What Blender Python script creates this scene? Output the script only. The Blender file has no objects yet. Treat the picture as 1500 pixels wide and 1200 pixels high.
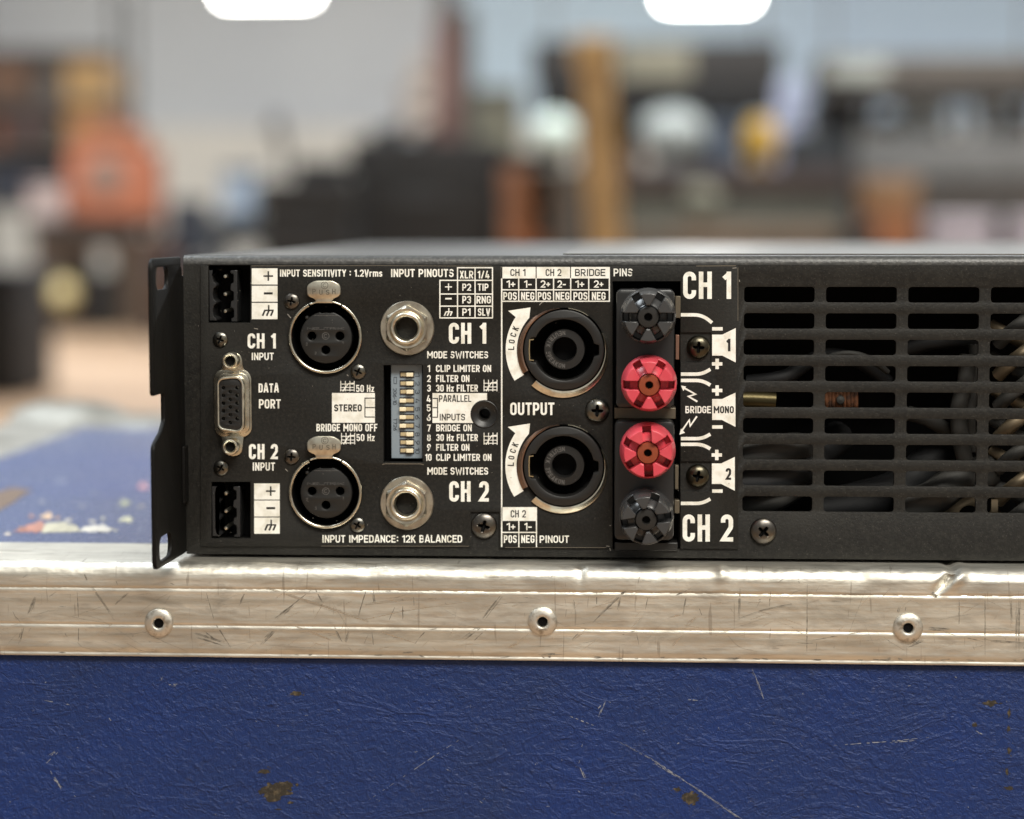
import bpy, bmesh, math, random
from mathutils import Vector, noise
random.seed(7)
sc = bpy.context.scene
COL = sc.collection
R = math.radians
# ------------------------------------------------------------------ camera, world, lamps, exposure
FPX, PITCH, YAW, DIST = 3200.0, 4.781, 3.185, 632.4        # focal length in photo pixels; degrees; mm to the rear panel
CAMX, CAMZ = 35.2, 97.2
cam_d = bpy.data.cameras.new('camera'); cam = bpy.data.objects.new('camera', cam_d); COL.objects.link(cam)
cam.location = (CAMX/1000, -DIST/1000, CAMZ/1000)
cam.rotation_euler = (R(90-PITCH), 0, R(YAW))
cam_d.sensor_width = 36; cam_d.lens = FPX/1500*36
cam_d.clip_start = 0.02; cam_d.clip_end = 200
cam_d.dof.use_dof = True; cam_d.dof.focus_distance = 0.628; cam_d.dof.aperture_fstop = 6.2
sc.camera = cam
w = bpy.data.worlds.new('World'); sc.world = w; w.use_nodes = True
bg = w.node_tree.nodes['Background']; bg.inputs[0].default_value = (1.0, .975, .91, 1); bg.inputs[1].default_value = .29
sc.view_settings.view_transform = 'Standard'; sc.view_settings.look = 'None'
sc.view_settings.exposure = 0; sc.view_settings.gamma = 1; sc.view_settings.use_curve_mapping = False
sc.cycles.use_denoising = True; sc.cycles.use_adaptive_sampling = True; sc.cycles.adaptive_threshold = .015
sc.cycles.max_bounces = 5; sc.cycles.diffuse_bounces = 3; sc.cycles.glossy_bounces = 3

def area(name, loc, target, sx, sy, power, col):
    l = bpy.data.lights.new(name, 'AREA'); l.shape = 'RECTANGLE'; l.size = sx; l.size_y = sy
    l.energy = power; l.color = col
    o = bpy.data.objects.new(name, l); COL.objects.link(o); o.location = loc
    d = Vector(target)-Vector(loc); o.rotation_euler = d.to_track_quat('-Z', 'Y').to_euler()
    return o
area('workshop_lamp', (.55, -1.25, 1.55), (0, 0, .0), 1.2, .5, 55, (1, .96, .87))       # warm ceiling lamp behind the camera
area('workshop_lamp', (-.75, .35, 1.5), (-.1, .1, 0), 1.2, .45, 23, (.86, .94, 1))      # cool tube overhead on the left
for x in (-5, 1.5, 8):
    for y in (7.5, 16):
        area('hall_lamp', (x, y, 3.4), (x, y+.6, 0), 4.5, 1.2, 400, (.93, .97, 1))

# ------------------------------------------------------------------ geometry helpers (all builders work in millimetres)
cp, sp, cy_, sy_ = math.cos(R(PITCH)), math.sin(R(PITCH)), math.cos(R(-YAW)), math.sin(R(-YAW))
def P(px, py, y=0.0):
    """measured photo position -> point (x, y, z) in mm on the vertical plane at depth y (0 = printed rear panel)"""
    x, z = (px-750)/FPX, -(py-600)/FPX
    d = (x, cp+sp*z, -sp+cp*z)
    d = (cy_*d[0]+sy_*d[1], -sy_*d[0]+cy_*d[1], d[2])
    t = (y+DIST)/d[1]
    return (CAMX+d[0]*t, y, CAMZ+d[2]*t)
def PT(px, py, z=0.0):
    """measured photo position -> point in mm on the horizontal plane at height z"""
    a = P(px, py, 0.0); b = P(px, py, 1000.0); k = (z-a[2])/(b[2]-a[2])
    return (a[0]+(b[0]-a[0])*k, k*1000, z)
SC = DIST/FPX*1.004                                        # mm per photo pixel on the panel

class MB:
    def __init__(s): s.v = []; s.f = []
    def add(s, v, f):
        n = len(s.v); s.v += [tuple(p) for p in v]; s.f += [tuple(i+n for i in q) for q in f]; return s
    def box(s, x0, x1, y0, y1, z0, z1):
        v = [(x, y, z) for z in (z0, z1) for y in (y0, y1) for x in (x0, x1)]
        return s.add(v, [(0,2,3,1),(4,5,7,6),(0,1,5,4),(2,6,7,3),(0,4,6,2),(1,3,7,5)])
    def lathe(s, prof, cx, cz, seg=48, a0=0, a1=360, yo=0):
        full = abs(a1-a0) >= 359.9; n = seg if full else seg+1
        v = []; f = []
        for r, y in prof:
            for k in range(n):
                a = R(a0+(a1-a0)*k/seg); v.append((cx+r*math.cos(a), y+yo, cz+r*math.sin(a)))
        for i in range(len(prof)-1):
            for k in range(seg):
                a, b = i*n+k, i*n+(k+1) % n
                f.append((a, a+n, b+n, b) if not full else (a, (i+1)*n+k, (i+1)*n+(k+1) % n, b))
        return s.add(v, f)
    def prism(s, poly, y0, y1):                             # poly: (x, z) list
        n = len(poly)
        v = [(x, y0, z) for x, z in poly]+[(x, y1, z) for x, z in poly]
        ar = sum(poly[i][0]*poly[(i+1) % n][1]-poly[(i+1) % n][0]*poly[i][1] for i in range(n))
        a, b = list(range(n)), list(range(n, 2*n))
        if ar > 0: f = [tuple(a), tuple(reversed(b))]+[(i, i+n, (i+1) % n+n, (i+1) % n) for i in range(n)]
        else: f = [tuple(reversed(a)), tuple(b)]+[(i, (i+1) % n, (i+1) % n+n, i+n) for i in range(n)]
        return s.add(v, f)
    def tube(s, pts, r, seg=10, rfun=None):
        pts = [Vector(p) for p in pts]; n = len(pts); v = []; f = []
        for i, p in enumerate(pts):
            t = (pts[min(i+1, n-1)]-pts[max(i-1, 0)]).normalized()
            u = t.cross(Vector((0, 0, 1)) if abs(t.z) < .9 else Vector((1, 0, 0))).normalized(); w_ = t.cross(u)
            rr = rfun(i/(n-1)) if rfun else r
            for k in range(seg):
                a = 2*math.pi*k/seg; v.append(p+u*rr*math.cos(a)+w_*rr*math.sin(a))
        for i in range(n-1):
            for k in range(seg):
                f.append((i*seg+k, (i+1)*seg+k, (i+1)*seg+(k+1) % seg, i*seg+(k+1) % seg))
        f.append(tuple(range(seg))); f.append(tuple(reversed(range((n-1)*seg, n*seg))))
        return s.add(v, f)
    def mesh(s, name, m, smooth=35, fix=True):
        me = bpy.data.meshes.new(name)
        me.from_pydata([(x/1000, y/1000, z/1000) for x, y, z in s.v], [], s.f); me.update()
        if fix:
            b = bmesh.new(); b.from_mesh(me); bmesh.ops.recalc_face_normals(b, faces=b.faces); b.to_mesh(me); b.free()
        return finish(me, m, smooth)
    def build(s, name, m, parent=None, bevel=0, smooth=35, fix=True):
        return link(name, s.mesh(name, m, smooth, fix), parent, bevel)
def finish(me, m, smooth=35):
    me.materials.append(m)
    if smooth:
        me.polygons.foreach_set('use_smooth', [True]*len(me.polygons)); me.set_sharp_from_angle(angle=R(smooth))
    return me
def link(name, me, parent=None, bevel=0, loc=None):
    o = bpy.data.objects.new(name, me); COL.objects.link(o)
    if parent is not None:
        o.parent = parent
        q = parent; off = Vector((0, 0, 0))
        while q is not None: off += q.location; q = q.parent
        o.location = -off
    if loc is not None: o.location += Vector(loc)/1000
    if bevel:
        b = o.modifiers.new('bevel', 'BEVEL'); b.width = bevel/1000; b.segments = 2; b.limit_method = 'ANGLE'; b.angle_limit = R(40)
    return o
def thing(name, label, cat, base, group=None):
    o = bpy.data.objects.new(name, None); COL.objects.link(o); o.location = Vector(base)/1000; o.empty_display_size = .05
    o['label'] = label; o['category'] = cat
    if group: o['group'] = group
    return o
def circle(cx, cz, r, n=40, a0=0, a1=360):
    full = abs(a1-a0) >= 359.9
    return [(cx+r*math.cos(R(a0+(a1-a0)*k/n)), cz+r*math.sin(R(a0+(a1-a0)*k/n))) for k in range(n if full else n+1)]
def rpath(pts, closed=False, seg=5):
    """points (x, y[, radius]) -> polyline with rounded corners"""
    out = []; n = len(pts)
    for i, p in enumerate(pts):
        r = p[2] if len(p) > 2 else 0
        if r <= 0 or (not closed and i in (0, n-1)): out.append((p[0], p[1])); continue
        a, b, c = Vector(pts[i-1][:2]), Vector(p[:2]), Vector(pts[(i+1) % n][:2])
        u, v_ = (a-b), (c-b); lu, lv = u.length, v_.length; u.normalize(); v_.normalize()
        ang = math.acos(max(-1, min(1, u.dot(v_)))); d = min(r/math.tan(ang/2), lu*.999, lv*.999); rr = d*math.tan(ang/2)
        m_ = (u+v_).normalized(); ctr = b+m_*(rr/math.sin(ang/2))
        s0 = b+u*d-ctr; s1 = b+v_*d-ctr
        t0 = math.atan2(s0.y, s0.x); t1 = math.atan2(s1.y, s1.x); dt = (t1-t0+math.pi) % (2*math.pi)-math.pi
        for k in range(seg+1):
            t = t0+dt*k/seg; out.append((ctr.x+rr*math.cos(t), ctr.y+rr*math.sin(t)))
    return out
def rrect(x0, x1, z0, z1, r, seg=5): return rpath([(x0, z0, r), (x1, z0, r), (x1, z1, r), (x0, z1, r)], True, seg)
def pxs(poly): return [(P(a, b)[0], P(a, b)[2]) for a, b in poly]
def pxrect(x0, y0, x1, y1, r=0): return pxs(rrect(x0, x1, y0, y1, r) if r else [(x0, y0), (x1, y0), (x1, y1), (x0, y1)])
def plate(name, outer, holes, y0, y1, m, parent=None, edge=0.0, mapf=None, smooth=40):
    """flat plate with real holes; outlines are (x, z) in mm, y0 = front, y1 = back"""
    cu = bpy.data.curves.new('tmp', 'CURVE'); cu.dimensions = '2D'; cu.fill_mode = 'BOTH'
    for pl in [outer]+holes:
        sp_ = cu.splines.new('POLY'); sp_.points.add(len(pl)-1); sp_.use_cyclic_u = True
        for q, (a, b) in zip(sp_.points, pl): q.co = (a, b, 0, 1)
    h = (y1-y0)/2
    if edge: cu.bevel_depth = edge; cu.bevel_resolution = 1; cu.offset = -edge
    cu.extrude = h-edge
    ob = bpy.data.objects.new('tmp', cu); COL.objects.link(ob)
    dg = bpy.context.evaluated_depsgraph_get(); me = bpy.data.meshes.new_from_object(ob.evaluated_get(dg))
    bpy.data.objects.remove(ob); bpy.data.curves.remove(cu)
    ym = (y0+y1)/2
    for v in me.vertices:
        x, a, b = v.co; p = (x, ym-b, a)
        if mapf: p = mapf(*p)
        v.co = (p[0]/1000, p[1]/1000, p[2]/1000)
    b = bmesh.new(); b.from_mesh(me); bmesh.ops.remove_doubles(b, verts=b.verts, dist=1e-7)
    bmesh.ops.recalc_face_normals(b, faces=b.faces); b.to_mesh(me); b.free()
    me.name = name; me.materials.clear()
    return link(name, finish(me, m, smooth), parent)

# ------------------------------------------------------------------ materials
def mat(name, col, rough=.5, metal=0.0, spec=.5, bump=None, var=None, coat=0, emis=None):
    """bump = list of (scale, detail, distance mm, stretch); var = (scale, colour2, low, high, stretch)"""
    m = bpy.data.materials.new(name); m.use_nodes = True; nt = m.node_tree; N = nt.nodes; L = nt.links
    b = N['Principled BSDF']; b.inputs['Base Color'].default_value = (*col, 1); b.inputs['Roughness'].default_value = rough
    b.inputs['Metallic'].default_value = metal; b.inputs['Specular IOR Level'].default_value = spec; b.inputs['Coat Weight'].default_value = coat
    tc = N.new('ShaderNodeTexCoord')
    def nz(scale, detail, stretch, dist=0):
        mp = N.new('ShaderNodeMapping'); mp.inputs['Scale'].default_value = stretch or (1, 1, 1); L.new(tc.outputs['Object'], mp.inputs[0])
        t = N.new('ShaderNodeTexNoise'); t.inputs['Scale'].default_value = scale; t.inputs['Detail'].default_value = detail
        t.inputs['Distortion'].default_value = dist; L.new(mp.outputs[0], t.inputs['Vector']); return t
    prev = None
    for (s_, d_, h_, st) in bump or []:
        t = nz(s_, d_, st); bp = N.new('ShaderNodeBump'); bp.inputs['Strength'].default_value = 1; bp.inputs['Distance'].default_value = h_/1000
        L.new(t.outputs['Fac'], bp.inputs['Height'])
        if prev: L.new(prev.outputs[0], bp.inputs['Normal'])
        prev = bp
    if prev: L.new(prev.outputs[0], b.inputs['Normal'])
    mixer = None
    for (s_, c2, lo, hi, st) in var or []:
        t = nz(s_, 5, st); cr = N.new('ShaderNodeMapRange'); cr.inputs[1].default_value = lo; cr.inputs[2].default_value = hi; L.new(t.outputs['Fac'], cr.inputs[0])
        mx = N.new('ShaderNodeMix'); mx.data_type = 'RGBA'; mx.inputs['A'].default_value = (*col, 1); mx.inputs['B'].default_value = (*c2, 1)
        if mixer: L.new(mixer.outputs['Result'], mx.inputs['A'])
        L.new(cr.outputs[0], mx.inputs['Factor']); mixer = mx
    if mixer: L.new(mixer.outputs['Result'], b.inputs['Base Color'])
    if emis: b.inputs['Emission Color'].default_value = (*emis[0], 1); b.inputs['Emission Strength'].default_value = emis[1]
    m['nodes_ready'] = 1
    return m
def s2l(r, g, b): return tuple((c/255/12.92 if c <= 10 else ((c/255+.055)/1.055)**2.4) for c in (r, g, b))
M = {}
M['panel'] = mat('black powder coat', (.0095, .0090, .0080), .54, spec=.32, bump=[(1500, 4, .10, None)], var=[(38, (.021, .020, .0175), .50, .75, None), (900, (.018, .017, .0145), .45, .68, None), (2600, (.070, .066, .058), .63, .76, None)])
M['overlay'] = mat('black printed overlay', (.0095, .0092, .0083), .56, spec=.28, bump=[(1600, 4, .08, None)], var=[(38, (.020, .019, .0165), .50, .75, None), (1100, (.018, .017, .0145), .42, .68, None), (2600, (.066, .062, .053), .63, .76, None)])
M['cover'] = mat('black satin steel', (.032, .032, .031), .42, spec=.6, bump=[(1300, 4, .14, None)], var=[(900, (.075, .073, .068), .45, .72, None)])
M['ear'] = mat('black bracket paint', (.0045, .0042, .0038), .55, spec=.16, bump=[(1500, 3, .05, None)])
M['ink'] = mat('cream white ink', (.92, .91, .85), .6, spec=.3, var=[(300, (.70, .675, .58), .45, .70, None), (1500, (.42, .39, .33), .66, .76, None)])
M['black_ink'] = mat('black ink', (.012, .011, .010), .6)
M['black'] = mat('matt black plastic and hole shade', (.0022, .0022, .0024), .6, spec=.12)  # near-black also paints the shade in bores, holes and screw recesses
M['plastic'] = mat('black moulded plastic', (.013, .0125, .012), .42, bump=[(900, 3, .03, None)])
M['gplastic'] = mat('charcoal moulded plastic', (.022, .022, .0225), .30, bump=[(600, 3, .03, None)])
M['insert'] = mat('grey black insert plastic', (.0125, .0122, .0115), .42, bump=[(1200, 3, .03, None)])
M['nickel'] = mat('worn nickel', (.74, .70, .58), .26, 1, bump=[(500, 3, .02, None)], var=[(260, (.50, .44, .34), .45, .7, None)])
M['brightnickel'] = mat('bright nickel', (.86, .83, .70), .30, 1, bump=[(700, 3, .02, None)], var=[(320, (.62, .55, .44), .45, .7, None)])
M['washer'] = mat('dull nickel washer', (.64, .60, .50), .36, 1, bump=[(800, 4, .03, None)], var=[(350, (.42, .37, .30), .42, .68, None)])
M['copper'] = mat('dark copper metal', (.30, .19, .14), .38, 1)  # dark copper brown for the upper left arc of the socket rim
M['gold'] = mat('gold contact', (.85, .66, .38), .25, 1)
M['screw'] = mat('black zinc screw', (.16, .155, .14), .30, 1, bump=[(700, 3, .04, None)], var=[(500, (.28, .25, .18), .5, .7, None)])
M['olivescrew'] = mat('worn olive zinc screw', (.085, .076, .055), .30, 1, bump=[(700, 3, .04, None)], var=[(400, (.15, .13, .085), .55, .72, None)])
M['greyscrew'] = mat('grey steel screw', (.13, .12, .11), .34, 1, bump=[(700, 3, .04, None)], var=[(400, (.18, .16, .13), .45, .65, None)])
M['red'] = mat('red nylon', (.60, .060, .085), .36, spec=.5, bump=[(500, 3, .04, None)], var=[(260, (.64, .085, .11), .45, .7, None)])
M['orange'] = mat('orange insulating bush', (.24, .050, .020), .36)
M['darkplug'] = mat('dark post centre', (.016, .015, .014), .4)
M['knob'] = mat('black nylon', (.046, .046, .047), .25, spec=.55, bump=[(500, 3, .04, None)])
M['tan'] = mat('tan metal strip', (.15, .125, .09), .45, .5)
M['pink'] = mat('copper pink strip', (.22, .12, .085), .45, .5)
M['dip'] = mat('grey blue switch housing', (.235, .285, .33), .5, bump=[(1200, 3, .02, None)])
M['dipdark'] = mat('dark slot', (.03, .03, .035), .6)
M['lever'] = mat('cream slider', (.50, .40, .23), .5); M['slider'] = mat('pale slider knob', (.88, .78, .55), .4)
M['cable_black'] = mat('black cable', (.010, .0105, .012), .65, bump=[(400, 3, .1, None)])
M['cable_grey'] = mat('grey cable', (.042, .041, .038), .7, bump=[(400, 3, .1, None)])
M['cable_olive'] = mat('olive brass tube', (.13, .105, .05), .42, .8, bump=[(300, 3, .1, None)])
M['rust'] = mat('rust brown coil', (.15, .055, .02), .7, bump=[(600, 4, .3, None)], var=[(400, (.05, .022, .012), .45, .6, None)])
M['bracket'] = mat('tan bracket', (.24, .19, .125), .5, .6)

# ------------------------------------------------------------------ stroke lettering (condensed engineering capitals)
def glyph(c, w_, t):
    """strokes of one character in a box of width w_, height 1, stroke t; returns [(points, closed)]"""
    l, r, b, T = t/2, w_-t/2, t/2, 1-t/2; q = min(.24, (r-l)/2*.98); m = w_/2; c2 = .52
    g = {
     'A': [([(l-.02, 0), (m-.03, 1-.0), (m+.03, 1-.0), (r+.02, 0)], 0), ([(l+.05, .27), (r-.05, .27)], 0)],
     'B': [([(l, 0), (l, 1)], 0), ([(l, T), (r-.02, T, q), (r-.02, c2, q), (l, c2)], 0), ([(l, c2), (r, c2, q), (r, b, q), (l, b)], 0)],
     'C': [([(r, .68), (r, T, q), (l, T, q), (l, b, q), (r, b, q), (r, .32)], 0)],
     'D': [([(l, b), (r, b, q), (r, T, q), (l, T)], 1)],
     'E': [([(w_, T), (l, T), (l, b), (w_, b)], 0), ([(l, c2), (w_-.05, c2)], 0)],
     'F': [([(w_, T), (l, T), (l, 0)], 0), ([(l, .5), (w_-.05, .5)], 0)],
     'G': [([(r, .68), (r, T, q), (l, T, q), (l, b, q), (r, b, q), (r, .47), (m, .47)], 0)],
     'H': [([(l, 0), (l, 1)], 0), ([(r, 0), (r, 1)], 0), ([(l, c2), (r, c2)], 0)],
     'I': [([(m, 0), (m, 1)], 0)],
     'J': [([(r, 1), (r, b, q), (l, b, q), (l, .3)], 0)],
     'K': [([(l, 0), (l, 1)], 0), ([(r, 1), (l, .40)], 0), ([(l+(r-l)*.30, .58), (r, 0)], 0)],
     'L': [([(l, 1), (l, b), (w_, b)], 0)],
     'M': [([(l, 0), (l, 1)], 0), ([(r, 0), (r, 1)], 0), ([(l, 1-t*.5), (m, .36)], 0), ([(r, 1-t*.5), (m, .36)], 0)],
     'N': [([(l, 0), (l, 1)], 0), ([(r, 0), (r, 1)], 0), ([(l+t*.05, 1-t*.55), (r-t*.05, t*.55)], 0)],
     'O': [([(l, b, q), (r, b, q), (r, T, q), (l, T, q)], 1)],
     'P': [([(l, 0), (l, 1)], 0), ([(l, T), (r, T, q), (r, .43, q), (l, .43)], 0)],
     'R': [([(l, 0), (l, 1)], 0), ([(l, T), (r, T, q), (r, .45, q), (l, .45)], 0), ([(m-.02, .45), (r+.01, 0)], 0)],
     'S': [([(r, .72), (r, T, q), (l, T, q), (l, .54, q), (r, .48, q), (r, b, q), (l, b, q), (l, .28)], 0)],
     'T': [([(0, T), (w_, T)], 0), ([(m, 0), (m, 1)], 0)],
     'U': [([(l, 1), (l, b, q), (r, b, q), (r, 1)], 0)],
     'V': [([(l-.02, 1), (m-.02, 0), (m+.02, 0), (r+.02, 1)], 0)],
     'W': [([(l, 1), (l+(m-l)*.5, 0), (m, .7), (m+(r-m)*.5, 0), (r, 1)], 0)],
     'X': [([(l, 0), (r, 1)], 0), ([(l, 1), (r, 0)], 0)],
     'Y': [([(l-.02, 1), (m, .45), (m, 0)], 0), ([(r+.02, 1), (m, .45)], 0)],
     'z': [([(0, .72-t/2), (r, .72-t/2), (l, b), (w_, b)], 0)],
     'r': [([(l, 0), (l, .72)], 0), ([(l, .52), (l, .72-t/2, .15), (w_, .72-t/2)], 0)],
     'm': [([(l, 0), (l, .72)], 0), ([(l, .72-t/2), (m, .72-t/2, .12), (m, 0)], 0), ([(m, .72-t/2), (r, .72-t/2, .12), (r, 0)], 0)],
     's': [([(r, .54), (r, .72-t/2, .12), (l, .72-t/2, .12), (l, .40, .12), (r, .34, .12), (r, b, .12), (l, b, .12), (l, .18)], 0)],
     '0': [([(l, b, q), (r, b, q), (r, T, q), (l, T, q)], 1)],
     '1': [([(r, 0), (r, 1)], 0), ([(r, 1-t*.52), (l*.3, .745)], 0)],
     '2': [([(l, .70), (l, T, q), (r, T, q), (r, .52, .2), (l, b), (w_, b)], 0)],
     '3': [([(l, .74), (l, T, q), (r, T, q), (r, c2, q*.8), (m-.04, c2)], 0), ([(m-.04, c2), (r, c2, q*.8), (r, b, q), (l, b, q), (l, .28)], 0)],
     '4': [([(r-.10, 0), (r-.10, .55)], 0), ([(m, 1), (l, .22), (w_, .22)], 0)],
     '5': [([(r, T), (l, T), (l, .52), (l+.05, .58), (r, .60, q), (r, b, q), (l, b, q), (l, .28)], 0)],
     '6': [([(r-.02, 1), (l, .42), (l, b, q), (r, b, q), (r, .56, q), (l+.02, .56, .1), (l, .42)], 0)],
     '7': [([(0, T), (r, T), (m-.06, 0)], 0)],
     '8': [([(l, b, q), (r, b, q), (r, c2, q), (l, c2, q)], 1), ([(l+.02, c2, q), (r-.02, c2, q), (r-.02, T, q), (l+.02, T, q)], 1)],
     '9': [([(l+.02, 0), (r, .58), (r, T, q), (l, T, q), (l, .44, q), (r-.02, .44, .1), (r, .58)], 0)],
     ':': [([(m, .18), (m, .18+t*1.1)], 0), ([(m, .62), (m, .62+t*1.1)], 0)],
     '.': [([(m, 0), (m, t*1.1)], 0)],
     '+': [([(0, .45), (w_, .45)], 0), ([(m, .45-w_/2), (m, .45+w_/2)], 0)],
     '-': [([(0, .42), (w_, .42)], 0)],
     '/': [([(l, 0), (r, 1)], 0)],
    }
    return g[c]
WID = {'I': .17, 'M': .60, 'W': .72, ' ': .20, '1': .27, ':': .20, '.': .18, '+': .36, '-': .30, 'm': .62, 'r': .30, 's': .36, 'z': .36, 'L': .38, 'F': .40, 'E': .41, 'T': .42, '/': .36, 'V': .47, 'A': .50, 'Y': .46}
def stroke2d(pts, t, closed=False):
    """polyline -> quads (2D) with mitred joins"""
    p = [Vector(a) for a in pts]; q = [p[0]]
    for a in p[1:]:
        if (a-q[-1]).length > 1e-6: q.append(a)
    p = q; n = len(p)
    if closed and (p[0]-p[-1]).length < 1e-6: p = p[:-1]; n -= 1
    v = []
    for i in range(n):
        d0 = (p[i]-p[i-1]).normalized() if (i > 0 or closed) else None
        d1 = (p[(i+1) % n]-p[i]).normalized() if (i < n-1 or closed) else None
        if d0 is None: d0 = d1
        if d1 is None: d1 = d0
        n0 = Vector((-d0.y, d0.x)); n1 = Vector((-d1.y, d1.x)); m_ = (n0+n1)
        m_ = m_.normalized() if m_.length > 1e-4 else n0
        k = 1/max(.55, m_.dot(n1)); v += [p[i]+m_*t/2*k, p[i]-m_*t/2*k]
    f = [(2*i, 2*i+1, 2*((i+1) % n)+1, 2*((i+1) % n)) for i in range(n if closed else n-1)]
    return v, f
class Print:
    """flat print on the panel, drawn in measured positions and laid just proud of the plane at depth y"""
    def __init__(s, y=-.05): s.mb = MB(); s.y = y; s.k = 0
    def put(s, v2, f):
        s.k += 1; y = s.y-.0015*(s.k % 12)
        s.mb.add([P(a, b, y) for a, b in v2], f); return s
    def line(s, pts, t, closed=False, seg=6):
        v, f = stroke2d(rpath(pts, closed, seg), t, closed); return s.put([(a.x, a.y) for a in v], f)
    def poly(s, pts): return s.put(pts, [tuple(range(len(pts)))])
    def rect(s, x0, y0, x1, y1): return s.poly([(x0, y0), (x1, y0), (x1, y1), (x0, y1)])
    def text(s, tx, o, u, v, width, cap, t=.19, gap=.10):
        """o = start of baseline, u / v = unit reading and up directions, width and cap height in photo pixels"""
        ws = [WID.get(c, .44) for c in tx]; g = gap
        k = (width/cap-g*(len(tx)-1))/sum(ws)
        if k <= .45: g = gap*.6; k = max(.4, (width/cap-g*(len(tx)-1))/sum(ws))
        x = 0
        for c, w0 in zip(tx, ws):
            w_ = w0*k
            if c != ' ':
                tt = min(t, w_) if c in 'I' else t
                for pts, cl in glyph(c, w_, min(tt, w_*.62) if c not in 'I.:+-' else min(t, w_)):
                    pl = rpath(pts, bool(cl)); th = min(t, w_*.42) if c not in 'I.:+-1' else min(t, w_*1.0)
                    vv, f = stroke2d(pl, th, bool(cl))
                    s.put([(o[0]+(u[0]*(x+a.x)+v[0]*a.y)*cap, o[1]+(u[1]*(x+a.x)+v[1]*a.y)*cap) for a in vv], f)
            x += w_+g
        return s
    def t(s, tx, x0, x1, y0, y1, th=.16, gap=.10): return s.text(tx, (x0, y1), (1, 0), (0, -1), x1-x0, y1-y0, th, gap)
    def done(s, name, m, parent): return s.mb.build(name, m, parent, smooth=0, fix=True)

# ------------------------------------------------------------------ the hall (setting)
FLOOR = -450.0
def struct(o): o['kind'] = 'structure'; return o
M['floor'] = mat('worn tan floor', s2l(176, 146, 116), .55, var=[(.6, s2l(158, 126, 98), .4, .7, None)])
M['wall'] = mat('cream grey wall paint', s2l(222, 219, 210), .8, var=[(.4, s2l(210, 208, 200), .4, .7, None)])
M['upper'] = mat('pale blue upper wall', s2l(190, 212, 228), .7, var=[(.3, s2l(172, 192, 214), .4, .7, None)])  # upper right wall coloured pale blue
struct(MB().box(-16000, 16000, -3000, 25000, FLOOR-200, FLOOR).build('floor', M['floor'], smooth=0))
struct(MB().box(-16000, 16000, 24600, 24900, FLOOR, 1250).build('wall', M['wall'], smooth=0))
WX = P(640, 100, 24600)[0]
struct(MB().box(WX, 16000, 24560, 24900, 1253, 5200).build('upper_wall', M['upper'], smooth=0))
struct(MB().box(-16000, WX-3, 24600, 24900, 1253, 5200).build('upper_wall', mat('grey wall paint', s2l(202, 208, 212), .8, var=[(.4, s2l(188, 194, 200), .4, .7, None)]), smooth=0))
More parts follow.
